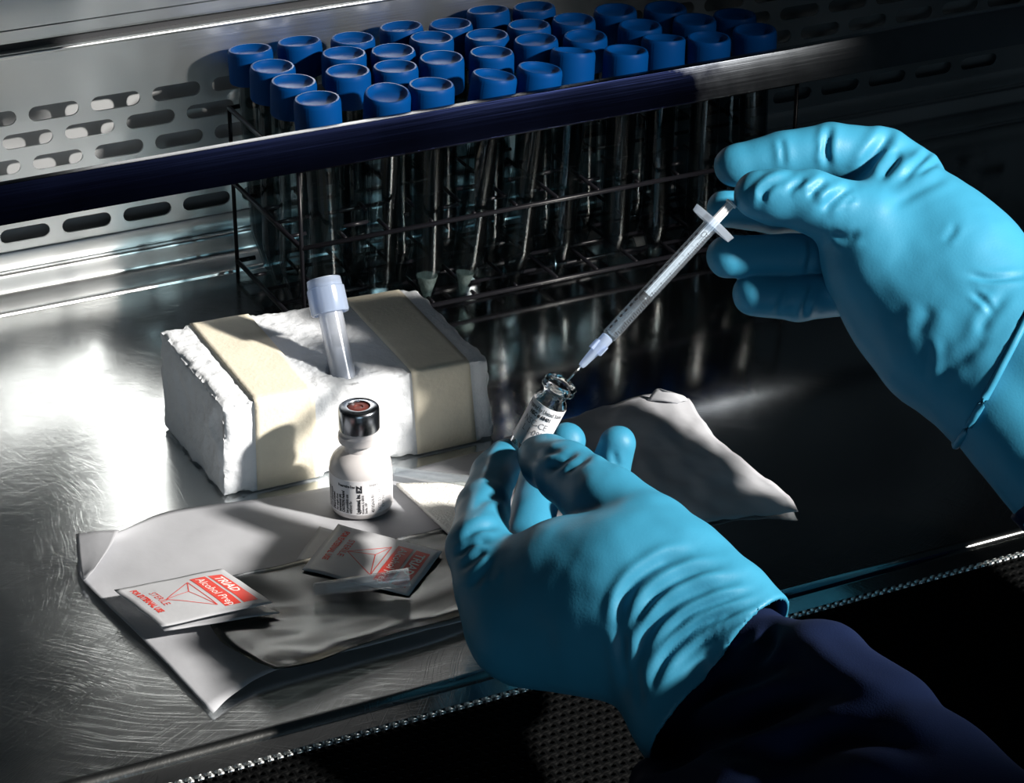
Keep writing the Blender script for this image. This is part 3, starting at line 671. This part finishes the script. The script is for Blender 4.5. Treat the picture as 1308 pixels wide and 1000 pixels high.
# ================================================================== the person: two gloved hands with sleeves
def cpt(j):
    x, y, d, r = j; return np.array([(x-654)/FPX*d, (500-y)/FPX*d, d]), r*d/FPX
def smin(a, b, k):
    h = np.clip(k-np.abs(a-b), 0, None)/k; return np.minimum(a, b)-h*h*h*k/6
class Field:
    """distance field on a regular lattice whose axes follow right, up and depth"""
    def __init__(s, joints, pad, h):
        P = [cpt(j) for j in joints]; lo = np.min([p-r for p, r in P], 0)-pad; hi = np.max([p+r for p, r in P], 0)+pad
        s.h = h; s.lo = lo; n = np.ceil((hi-lo)/h).astype(int)+1; s.n = n
        s.X = (lo[0]+h*np.arange(n[0], dtype=np.float32))[:, None, None]; s.Y = (lo[1]+h*np.arange(n[1], dtype=np.float32))[None, :, None]; s.Z = (lo[2]+h*np.arange(n[2], dtype=np.float32))[None, None, :]
    def cap(s, j0, j1):
        a, ra = cpt(j0); b, rb2 = cpt(j1); ba = b-a; q = float(ba @ ba)+1e-12
        dx, dy, dz = s.X-np.float32(a[0]), s.Y-np.float32(a[1]), s.Z-np.float32(a[2])
        t = np.clip((dx*np.float32(ba[0])+dy*np.float32(ba[1])+dz*np.float32(ba[2]))/np.float32(q), 0, 1)
        d = np.sqrt((dx-t*np.float32(ba[0]))**2+(dy-t*np.float32(ba[1]))**2+(dz-t*np.float32(ba[2]))**2)
        return d-(np.float32(ra)+np.float32(rb2-ra)*t)
    def chain(s, js, k=0.003):
        d = None
        for a, b in zip(js, js[1:]):
            c = s.cap(a, b); d = c if d is None else smin(d, c, k)
        return d
    def plane(s, j, n):
        p, _ = cpt(j); n = np.array(n)/np.linalg.norm(n); return (s.X-p[0])*n[0]+(s.Y-p[1])*n[1]+(s.Z-p[2])*n[2]
def surface_nets(phi, lo, h):
    S = phi < 0; n = phi.shape
    c = [S[i:n[0]-1+i, j:n[1]-1+j, k:n[2]-1+k] for i in (0, 1) for j in (0, 1) for k in (0, 1)]
    cnt = sum(x.astype(np.int8) for x in c); act = (cnt > 0) & (cnt < 8); idx = np.argwhere(act)
    vid = -np.ones(act.shape, np.int64); vid[tuple(idx.T)] = np.arange(len(idx))
    acc = np.zeros((len(idx), 3)); num = np.zeros(len(idx)); off = [(i, j, k) for i in (0, 1) for j in (0, 1) for k in (0, 1)]
    val = {o: phi[tuple((idx+np.array(o)).T)] for o in off}
    for a in off:
        for ax in range(3):
            if a[ax]: continue
            b = list(a); b[ax] = 1; b = tuple(b); va, vb = val[a], val[b]; m = (va < 0) != (vb < 0)
            t = va[m]/(va[m]-vb[m]); p = np.tile(np.array(a, float), (m.sum(), 1)); p[:, ax] += t; acc[m] += p; num[m] += 1
    V = lo+h*(idx+acc/num[:, None]); F = []
    for ax in range(3):
        o1, o2 = [(1, 2), (2, 0), (0, 1)][ax]
        a = [slice(None)]*3; b = [slice(None)]*3; a[ax] = slice(0, n[ax]-1); b[ax] = slice(1, n[ax])
        s0, s1 = S[tuple(a)], S[tuple(b)]; e = np.argwhere(s0 != s1); e = e[(e[:, o1] > 0) & (e[:, o2] > 0) & (e[:, o1] < n[o1]-1) & (e[:, o2] < n[o2]-1)]
        fl = s0[tuple(e.T)]
        def vv(d1, d2):
            q = e.copy(); q[:, o1] -= d1; q[:, o2] -= d2; return vid[tuple(q.T)]
        quad = np.stack([vv(1, 1), vv(0, 1), vv(0, 0), vv(1, 0)], 1); quad[~fl] = quad[~fl][:, ::-1]; F.append(quad)
    return V, np.concatenate(F)
def vnormals(V, F):
    n = np.cross(V[F[:, 2]]-V[F[:, 0]], V[F[:, 3]]-V[F[:, 1]]); out = np.zeros_like(V)
    for k in range(4): np.add.at(out, F[:, k], n)
    return out/np.maximum(np.linalg.norm(out, axis=1, keepdims=True), 1e-12)
def relax(V, F, it=3, lam=0.5):
    E = np.concatenate([F[:, [0, 1]], F[:, [1, 2]], F[:, [2, 3]], F[:, [3, 0]]])
    deg = np.bincount(E.ravel(), minlength=len(V))[:, None]
    for _ in range(it):
        s = np.zeros_like(V); np.add.at(s, E[:, 0], V[E[:, 1]]); np.add.at(s, E[:, 1], V[E[:, 0]]); V = V+lam*(s/deg-V)
    return V
def sculpt(V, F, folds):
    """press creases and raise folds in the cloth or latex along lines on the visible side"""
    n = vnormals(V, F); d = V[:, 2]; px = np.stack([654+FPX*V[:, 0]/d, 500-FPX*V[:, 1]/d], 1)
    view = -V/np.linalg.norm(V, axis=1, keepdims=True); face = np.clip((n*view).sum(1)*3+0.3, 0, 1)
    disp = np.zeros(len(V))
    for f in folds:
        pts, amp, wd = f[0], f[1], f[2]; dr = f[3] if len(f) > 3 else (0, 9)
        P = cr(np.array(pts, float), 6) if len(pts) > 2 else np.array(pts, float); best = np.full(len(V), 1e9); tt = np.zeros(len(V)); m = len(P)-1
        box = (px[:, 0] > P[:, 0].min()-4*wd) & (px[:, 0] < P[:, 0].max()+4*wd) & (px[:, 1] > P[:, 1].min()-4*wd) & (px[:, 1] < P[:, 1].max()+4*wd) & (d > dr[0]) & (d < dr[1])
        q = px[box]; bb = np.full(len(q), 1e9); tb = np.zeros(len(q)); sg = np.zeros(len(q))
        for i in range(m):
            a, b = P[i], P[i+1]; ba = b-a; t = np.clip(((q-a) @ ba)/(ba @ ba+1e-9), 0, 1); e = q-a-t[:, None]*ba; L = np.linalg.norm(e, axis=1)
            mk = L < bb; bb[mk] = L[mk]; tb[mk] = (i+t[mk])/m; sg[mk] = (ba[0]*e[:, 1]-ba[1]*e[:, 0])[mk]/(np.linalg.norm(ba)+1e-9)
        taper = np.clip(np.minimum(tb, 1-tb)*3.5+0.12, 0, 1)
        x = sg/wd; g = np.exp(-x*x)
        prof = g-0.55*np.exp(-((x-1.9)**2)/1.2)-0.35*np.exp(-((x+1.9)**2)/1.2)          # crease with swelling beside it
        fade = np.exp(-np.clip(bb-np.abs(sg), 0, None)**2/(wd*wd))
        disp[box] += amp*prof*taper*fade
    return V+n*(disp*face)[:, None]
def to_world(V): return CAM+V[:, :1]*cR+V[:, 1:2]*cU+V[:, 2:3]*cF
def skin(name, phi, fld, m, parent, folds=(), smooth_it=2, wob=0.0, wscale=120.0, seed=0):
    V, F = surface_nets(phi, fld.lo, fld.h); V = relax(V, F, smooth_it)
    if folds: V = sculpt(V, F, folds); V = relax(V, F, 1, 0.4)
    if wob:
        n = vnormals(V, F)
        nz = np.array([noise.noise(Vector(p)*wscale+Vector((seed, 0, 0))) for p in V]); V = V+n*(wob*nz)[:, None]
    Wd = to_world(V)
    me = bpy.data.meshes.new(name); me.vertices.add(len(Wd)); me.vertices.foreach_set('co', Wd.ravel().astype(np.float32))
    me.loops.add(F.size); me.loops.foreach_set('vertex_index', F.ravel().astype(np.int32)); me.polygons.add(len(F))
    me.polygons.foreach_set('loop_start', np.arange(0, F.size, 4, dtype=np.int32)); me.update(calc_edges=True); me.validate()
    return local(link(name, me, m), parent)
person = empty('person', (0.30, -0.42, 0.0), 'person in navy sleeves and blue gloves drawing from a vial with a syringe', 'person')
M['glove_in'] = M['glove']

# ---- right hand, holding the syringe by its plunger (thumb nearest, other fingers curled behind)
D0 = 1.155
r_thumb = [(1165, 385, D0-.010, 74), (1102, 284, D0-.015, 46), (1035, 257, D0-.020, 38), (990, 252, D0-.020, 34), (968, 249, D0-.020, 31)]
r_index = [(1160, 232, D0+.014, 48), (1128, 203, D0+.014, 40), (1062, 193, D0+.010, 36), (1000, 200, D0+.008, 32), (944, 211, D0+.008, 27), (938, 212, D0+.008, 26)]
r_mid = [(1160, 270, D0+.030, 44), (1070, 268, D0+.028, 30), (990, 272, D0+.021, 27), (926, 266, D0+.013, 24)]
r_ring = [(1160, 310, D0+.030, 44), (1085, 326, D0+.018, 30), (1005, 328, D0+.010, 29), (929, 328, D0+.003, 27)]
r_litt = [(1150, 350, D0+.022, 44), (1085, 372, D0+.016, 31), (1020, 380, D0+.009, 30), (963, 376, D0+.006, 28)]
r_palm = [(1116, 335, D0-.010, 66), (1165, 380, D0-.006, 84)]
ax_r = np.array([0.72, 0.70])
w1 = [(1150, 262, D0+.006, 68), (1225, 350, D0-.010, 88), (1318, 428, D0-.030, 74), (1440, 545, D0-.06, 76)]
w2 = [(1165, 380, D0-.004, 84), (1205, 440, D0-.018, 84), (1262, 500, D0-.030, 72), (1365, 610, D0-.06, 74)]
w3 = [(1190, 330, D0+.002, 92), (1280, 455, D0-.030, 84)]
fld = Field([(895, 150, D0, 10), (1330, 560, D0-.035, 40), (1160, 300, D0+.035, 46), (1040, 270, D0-.03, 36), (1285, 560, D0-.04, 60)], 0.006, 0.00105)
fing = smin(smin(fld.chain(r_ring), fld.chain(r_litt), 0.0012), smin(fld.chain(r_mid), fld.chain(r_index), 0.0012), 0.0012)
body = smin(smin(fld.chain(w1, .012), fld.chain(w2, .012), 0.022), fld.chain(w3, .01), 0.02)
palm = smin(fld.chain(r_palm), body, 0.014)
palm = smin(palm, fld.chain(r_thumb[:3], 0.006), 0.018)
hand = smin(smin(fing, palm, 0.005), fld.chain(r_thumb[1:], 0.006), 0.003)
n_r = (0.885, -0.465, -0.10)
cut_r = fld.plane((1278, 459, D0-.03, 1), n_r)
folds_r = [([(1061, 160), (1055, 188), (1058, 214)], -.0016, 5, (D0-.016, 9)), ([(997, 176), (1000, 192), (1001, 214)], -.0007, 4, (D0-.016, 9)), ([(1047, 196), (1050, 182)], .0008, 3, (D0-.016, 9)),
           ([(1142, 163), (1120, 194), (1096, 226)], -.0024, 8), ([(1150, 192), (1138, 210), (1122, 230)], -.0020, 6), ([(1190, 192), (1170, 212), (1150, 231)], -.0014, 5), ([(1203, 204), (1186, 213), (1168, 226)], -.0010, 4),
           ([(963, 260), (966, 241), (985, 226), (1010, 219)], .0010, 5, (0, D0-.010)), ([(973, 258), (978, 243), (992, 232)], -.0008, 4, (0, D0-.010)), ([(1005, 245), (1018, 235), (1030, 227)], -.0012, 4.5, (0, D0-.010)),
           ([(1033, 254), (1043, 240), (1058, 229)], -.0018, 5.5, (0, D0-.010)), ([(1050, 270), (1066, 254), (1090, 238)], -.0017, 6, (0, D0-.010)), ([(1075, 262), (1092, 250)], -.0008, 4, (0, D0-.010)),
           ([(1060, 300), (1080, 304), (1100, 296)], -.0010, 6), ([(1140, 262), (1180, 240), (1215, 222)], -.0006, 6),
           ([(1237, 351), (1268, 356), (1312, 352)], -.0010, 4), ([(1205, 308), (1215, 298), (1222, 284)], -.0005, 5), ([(1188, 388), (1180, 410), (1166, 434)], -.0009, 10), ([(1195, 430), (1196, 460), (1190, 490)], .0006, 7),
           ([(1262, 430), (1235, 452), (1200, 478)], -.0008, 8), ([(1290, 372), (1262, 404), (1250, 430)], -.0008, 7), ([(1240, 372), (1256, 384), (1268, 398)], -.0008, 4),
           ([(1034, 302), (1036, 326), (1030, 352)], -.0012, 4), ([(1040, 362), (1030, 388), (1026, 408)], -.0014, 4), ([(1010, 360), (1000, 384), (990, 404)], -.0008, 4)]
rg = skin('glove', np.maximum(hand, cut_r), fld, M['glove'], person, folds_r, 2, 0.0003, 110, 1)
# rolled bead of the cuff
cc, _ = cpt((1278, 459, D0-.03, 1)); s_ = (D0-.03)/FPX
nz = np.array(n_r)/np.linalg.norm(n_r)
e1 = np.array([0.465, 0.885, 0.0]); e1 -= nz*(e1 @ nz); e1 /= np.linalg.norm(e1); e2 = np.cross(nz, e1)
# follow the cut outline of the hand: march outwards in the cut plane until the field turns positive
def field_at(fl, phi, p):
    q = np.clip(((p-fl.lo)/fl.h), 0, np.array(phi.shape)-1.001); i = q.astype(int); t = q-i; o = 0
    for a in (0, 1):
        for b in (0, 1):
            for c in (0, 1): o += phi[i[0]+a, i[1]+b, i[2]+c]*(t[0] if a else 1-t[0])*(t[1] if b else 1-t[1])*(t[2] if c else 1-t[2])
    return o
def outline(fl, phi, c, e1, e2, n=72):
    out = []
    for k in range(n):
        d = e1*math.cos(2*PI*k/n)+e2*math.sin(2*PI*k/n); r = 0.004
        while r < 0.075 and field_at(fl, phi, c+d*r) < 0: r += 0.0005
        out.append(c+d*r)
    return np.array(out)
ol = outline(fld, hand, cc, e1, e2)
rad = np.linalg.norm(ol-cc, axis=1)
okk = to_world(ol)
bm = bmesh.new(); rod_into(bm, [tuple(p) for p in okk], 0.0017, 8, closed=True); bead = from_bm('cuff_bead', bm, M['glove']); local(bead, rg)
# inner glove and sleeve of the right arm
fl2 = Field([(1240, 400, D0-.03, 60), (1900, 1130, D0-.20, 150)], 0.01, 0.0022)
inn = smin(fl2.chain([(1280, 415, D0-.028, 70), (1440, 545, D0-.06, 74)], .01), fl2.chain([(1248, 488, D0-.028, 70), (1365, 625, D0-.06, 74)], .01), 0.02)
cutb = -fl2.plane((1272, 455, D0-.03, 1), n_r)
skin('inner_cuff', np.maximum(np.maximum(inn, cutb), fl2.plane((1440, 610, D0-.06, 1), (0.72, -0.70, 0))), fl2, M['glove_in'], person, (), 2, 0.0004, 70, 3)
slv = fl2.chain([(1415, 585, D0-.055, 146), (1560, 730, D0-.09, 160), (1850, 1040, D0-.17, 175)], 0.02)
slv = np.maximum(slv, -fl2.plane((1390, 560, D0-.05, 1), (0.70, -0.70, -0.1)))
skin('sleeve', slv, fl2, M['navy'], person, [([(1330, 640), (1300, 690), (1310, 740)], -.002, 10)], 2, 0.002, 35, 5)

# ---- left hand, pinching the clear vial between thumb and index finger
l_index = [(668, 800, 1.0426, 62), (632, 744, 1.050, 50), (611, 700, 1.060, 40), (617, 650, 1.098, 33), (631, 606, 1.134, 28), (646, 584, 1.141, 24)]
l_thumb = [(828, 692, 1.0393, 62), (775, 645, 1.058, 50), (724, 604, 1.090, 39), (700, 590, 1.113, 34), (690, 584, 1.122, 29)]
l_mid = [(700, 780, 1.066, 50), (672, 695, 1.122, 32), (692, 610, 1.166, 28), (724, 564, 1.163, 25)]
l_ring = [(750, 780, 1.066, 50), (735, 690, 1.138, 30), (775, 612, 1.164, 28), (789, 567, 1.160, 24)]
l_litt = [(800, 780, 1.060, 50), (790, 710, 1.110, 32), (800, 664, 1.120, 29), (786, 634, 1.124, 26)]
lw1 = [(668, 800, 1.0426, 62), (745, 795, 1.0344, 80), (835, 825, 1.0179, 76), (868, 900, 1.0014, 66), (880, 930, 0.9964, 66)]
lw2 = [(828, 692, 1.0393, 62), (868, 735, 1.0245, 68), (925, 780, 1.0096, 64), (968, 825, 0.9981, 64), (985, 845, 0.9948, 64)]
lweb = [(738, 745, 1.0393, 78), (800, 745, 1.0278, 84), (872, 800, 1.0146, 84)]
fl3 = Field([(560, 560, 1.06, 4), (1010, 985, 1.0, 10), (700, 640, 1.185, 20), (800, 800, 0.99, 70), (880, 900, 0.985, 70), (789, 545, 1.16, 10), (850, 830, 1.08, 40)], 0.006, 0.00105)
fing = smin(smin(fl3.chain(l_mid), fl3.chain(l_ring), 0.001), fl3.chain(l_litt), 0.001)
lb_ = smin(smin(fl3.chain(lw1, .012), fl3.chain(lw2, .012), 0.016), fl3.chain(lweb, .01), 0.018)
lb2 = smin(lb_, fl3.chain([(690, 790, 1.046, 66), (716, 765, 1.044, 74), (775, 780, 1.030, 84)], .02), 0.03)
lh = smin(smin(fl3.chain(l_index, .006), lb2, 0.016), fl3.chain(l_thumb, .006), 0.004)
lh = smin(lh, fing, 0.003)
lh = smin(lh, fl3.chain([(716, 790, 1.066, 58), (775, 735, 1.072, 66), (850, 770, 1.048, 70)], .01), 0.012)
n_l = (0.70, -0.555, -0.44)
cutl = fl3.plane((912, 865, 0.990, 1), n_l)
shell = np.maximum(lb_+np.float32(0.0022), -(cutl+np.float32(0.018)))
lh2 = np.maximum(np.maximum(lh, cutl), -shell)
folds_l = [([(588, 690), (612, 674), (640, 672)], -.0014, 6), ([(580, 712), (604, 694), (628, 690)], -.0012, 5), ([(584, 730), (606, 712), (622, 702)], -.0010, 5), ([(600, 752), (620, 728), (632, 712)], -.0008, 5), ([(622, 742), (634, 722)], -.0006, 5),
           ([(604, 650), (622, 636), (645, 634)], -.0010, 6), ([(640, 560), (624, 590), (614, 620)], .0006, 6),
           ([(676, 590), (694, 580), (716, 574)], -.0012, 4.5), ([(700, 602), (716, 590), (738, 578)], -.0016, 5), ([(722, 606), (736, 594), (756, 584)], -.0012, 4.5), ([(708, 592), (722, 584)], .0006, 4),
           ([(784, 575), (786, 588), (790, 596)], -.0007, 4, (1.12, 9)), ([(745, 596), (775, 580), (798, 586)], .0010, 8, (0, 1.11)),
           ([(886, 706), (850, 716), (815, 738), (796, 765), (790, 800)], -.0022, 7), ([(925, 722), (880, 732), (838, 758), (812, 796)], -.0018, 6), ([(948, 740), (905, 750), (860, 772), (828, 806), (812, 850)], -.0020, 6.5),
           ([(962, 756), (920, 768), (880, 786), (842, 820)], -.0014, 5), ([(975, 766), (930, 784), (890, 802), (852, 836), (830, 880)], -.0018, 6), ([(978, 778), (940, 796), (900, 818), (868, 846)], -.0010, 4.5),
           ([(792, 800), (796, 840), (806, 884)], -.0012, 7), ([(808, 830), (814, 865), (820, 910)], -.0007, 6), ([(640, 790), (680, 800), (720, 830)], -.0004, 14)]
lg = skin('glove', lh2, fl3, M['glove'], person, folds_l, 2, 0.0003, 110, 7)
fl4 = Field([(830, 900, 1.02, 90), (960, 800, 1.0, 80), (1620, 1460, 0.76, 150)], 0.01, 0.002)
arm = smin(fl4.chain([(856, 885, 1.022, 52), (890, 908, 1.006, 56), (985, 985, 0.965, 80), (1150, 1110, 0.90, 100), (1560, 1440, 0.77, 120)], .01), fl4.chain([(915, 800, 1.022, 52), (958, 832, 1.004, 56), (1040, 885, 0.965, 76), (1180, 1010, 0.90, 100), (1600, 1360, 0.77, 120)], .01), 0.03)
loop = fl4.chain([(996, 808, 0.986, 22), (1045, 855, 0.962, 62), (1120, 930, 0.925, 84)], 0.008)
drape = fl4.chain([(836, 1000, 0.992, 34), (862, 1028, 0.975, 50), (960, 1060, 0.93, 90)], 0.012)
arm = smin(smin(arm, loop, 0.006), drape, 0.012)
folds_s = [([(880, 905), (920, 880), (965, 862), (1010, 850)], -.0035, 12), ([(862, 960), (930, 930), (1000, 905), (1070, 880)], -.0045, 16), ([(870, 990), (960, 950), (1060, 925)], .0030, 12), ([(820, 985), (880, 970), (960, 950)], -.0030, 9), ([(1010, 800), (1080, 860), (1180, 900)], .0020, 16),
           ([(1000, 960), (1100, 940), (1200, 960)], -.004, 18), ([(985, 800), (978, 830), (950, 850)], -.0025, 8)]
skin('sleeve', arm, fl4, M['navy'], person, folds_s, 3, 0.0012, 40, 11)

# ================================================================== syringe
TIP = at(742, 468, D0-.0255); FLG = at(911, 285, D0-.0215)
sax = (FLG-TIP); LS = float(np.linalg.norm(sax)); sax /= LS
tocam = -(cF-sax*(cF @ sax))
sy = empty('syringe', TIP, 'clear graduated syringe with white plunger drawing liquid from the held vial', 'syringe', quat=frame(sax, tocam))
u_ = LS/248.0; rbz = 10.0*u_
lathe('needle_hub', [(0, 0), (3.4*u_, 0), (4.6*u_, 3*u_), (7.2*u_, 34*u_), (8.2*u_, 36*u_), (8.4*u_, 50*u_), (6*u_, 52*u_), (0, 52*u_)], M['hub'], sy, 28)
bm = bmesh.new()
for k in range(4):
    box_into(bm, (-1.2*u_, 5.5*u_, 26*u_), (1.2*u_, 11.5*u_, 40*u_), Matrix.Rotation(k*PI/2+0.9, 4, 'Z'))
from_bm('hub_wing', bm, M['hub'], sy, False)
VM = at(717, 488, 1.128)                                  # mouth of the held vial
nd = Vector(TIP-sax*0.0085)
bm = bmesh.new(); rod_into(bm, [(0, 0, 2*u_), (0, 0, -26*u_)], 0.0004, 10); from_bm('needle', bm, M['needle'], sy)
lathe('barrel', [(5.5*u_, 50*u_), (rbz*0.9, 52*u_), (rbz, 55*u_), (rbz, 246*u_), (rbz-1.6*u_, 246*u_), (rbz-1.6*u_, 57*u_), (3*u_, 55*u_)], M['barrel'], sy, 32, ang=50)
# finger flange: flat oval wings
bm = bmesh.new(); up_ = []; dn = []
for k in range(40):
    a = 2*PI*k/40; x = math.cos(a); y = math.sin(a); yy = 32*u_*y; xx = 13*u_*x*(1-0.3*abs(y)); up_.append(bm.verts.new((xx, yy, 252*u_))); dn.append(bm.verts.new((xx*0.9, yy*0.95, 243*u_)))
bm.faces.new(up_); bm.faces.new(dn[::-1])
for k in range(40): bm.faces.new((dn[k], dn[(k+1) % 40], up_[(k+1) % 40], up_[k]))
from_bm('flange', bm, M['flange'], sy, autosmooth=40)
lathe('stopper', [(0, 112*u_), (5*u_, 112.5*u_), (8.2*u_, 116*u_), (8.2*u_, 118*u_), (7.4*u_, 119*u_), (7.4*u_, 121*u_), (8.2*u_, 122*u_), (8.2*u_, 124*u_), (0, 124*u_)], M['black_rubber'], sy, 28)
lathe('drawn_liquid', [(0, 57*u_), (7.8*u_, 58*u_), (7.8*u_, 111*u_), (0, 112*u_)], clear_mat('drawn_liquid', tint=(0.8, 0.86, 0.9), rough=0.03, milky=0.03, ior=1.33), sy, 24)
bm = bmesh.new()
for k in range(2): box_into(bm, (-6.6*u_, -1.4*u_, 124*u_), (6.6*u_, 1.4*u_, 281*u_), Matrix.Rotation(k*PI/2+PI/4, 4, 'Z'))
lathe_into(bm, [(0, 124*u_), (5.4*u_, 124*u_), (5.4*u_, 280*u_), (8*u_, 280.5*u_), (8*u_, 283*u_), (0, 283*u_)], 24)
from_bm('plunger', bm, M['plunger'], sy, autosmooth=40)
q = Print()
for k in range(51):
    z = (60+k*3.4)*u_; q.rect(-1.5*u_-(4.0 if k % 5 == 0 else 1.8)*u_, z, 1.5*u_, z+0.9*u_, 4, 1)
r_ = rbz+0.00006
def bmap(a0): return lambda u, v: (r_*math.cos(a0+u/r_), r_*math.sin(a0+u/r_), v)
q.build('graduation', M['black_print'], bmap(0.75), sy)
q = Print()
for k in range(18):
    z = (60+k*9.4)*u_; q.rect(-1.2*u_, z, 1.6*u_, z+4.6*u_, 2, 1)
q.build('scale_figures', M['black_print'], bmap(-0.70), sy)
q = Print(); 
for k in range(16):
    a, b = 2*PI*k/16, 2*PI*(k+1)/16; q.line((2.6*u_*math.cos(a), 228*u_+4*u_*math.sin(a)), (2.6*u_*math.cos(b), 228*u_+4*u_*math.sin(b)), 0.7*u_)
q.build('zero_mark', M['black_print'], bmap(0.10), sy)

# ================================================================== vial in the left hand
VB = at(668, 577, 1.142)
vax = VM-VB; LV = float(np.linalg.norm(vax)); vax /= LV
tocam = -(cF-vax*(cF @ vax))
hv = empty('clear_vial', VB, 'small clear glass vial with printed white label held upright by the gloved fingers', 'vial', quat=frame(vax, tocam))
k_ = 1.135/FPX; R_ = 22.5*k_
out = [(0, -0.004), (R_*0.85, -0.004), (R_, -0.0025), (R_, LV-32*k_), (R_*0.97, LV-28.5*k_), (R_*0.88, LV-25*k_), (R_*0.78, LV-22*k_), (R_*0.73, LV-19*k_), (R_*0.72, LV-15*k_), (R_*0.80, LV-12.5*k_), (R_*0.98, LV-11*k_), (R_*1.02, LV-8*k_), (R_*0.98, LV-6*k_), (R_*0.98, LV-5*k_), (R_*1.0, LV-2*k_), (R_*0.93, LV), (R_*0.66, LV), (R_*0.56, LV-3*k_)]
inn_ = [(R_*0.55, LV-19*k_), (R_*0.72, LV-27*k_), (R_*0.84, LV-34*k_), (R_*0.84, -0.0015), (0, -0.0012)]
lathe('bottle', out+inn_, M['glass'], hv, 40, ang=60)
Vv, Ff = [], []; na = 32
lz0, lz1 = LV-92*k_, LV-31*k_
for i in range(na+1):
    a = -1.75+3.4*i/na
    for r, z in ((R_+0.00004, lz0), (R_+0.00012, lz0), (R_+0.00012, lz1), (R_+0.00004, lz1)): Vv.append((r*math.cos(a), r*math.sin(a), z))
for i in range(na):
    for k in range(3): Ff.append((i*4+k, (i+1)*4+k, (i+1)*4+k+1, i*4+k+1))
lab = from_pd('label', Vv, Ff, M['label'], hv); sharp(lab.data)
r2 = R_+0.0002
fm = lambda u, v: (r2*math.cos(u/r2), r2*math.sin(u/r2), v)
q = Print()
q.text('Prepared by United States', -30*k_, lz1-10*k_, 0.0029, 0, bold=0.00004, sx=0.64)
q.text('NSC # 68401', -19*k_, lz1-18*k_, 0.0025, 0, bold=0.00012, sx=0.78)
q.build('label_text', M['black_print'], fm, lab)
q = Print(); q.text('NSC-CE', -23*k_, lz1-31*k_, 0.0042, 0, sx=0.85); q.text('L 1-092', -18*k_, lz1-43*k_, 0.0040, 0, sx=0.85)
q.build('typed_text', M['grey_print'], fm, lab)
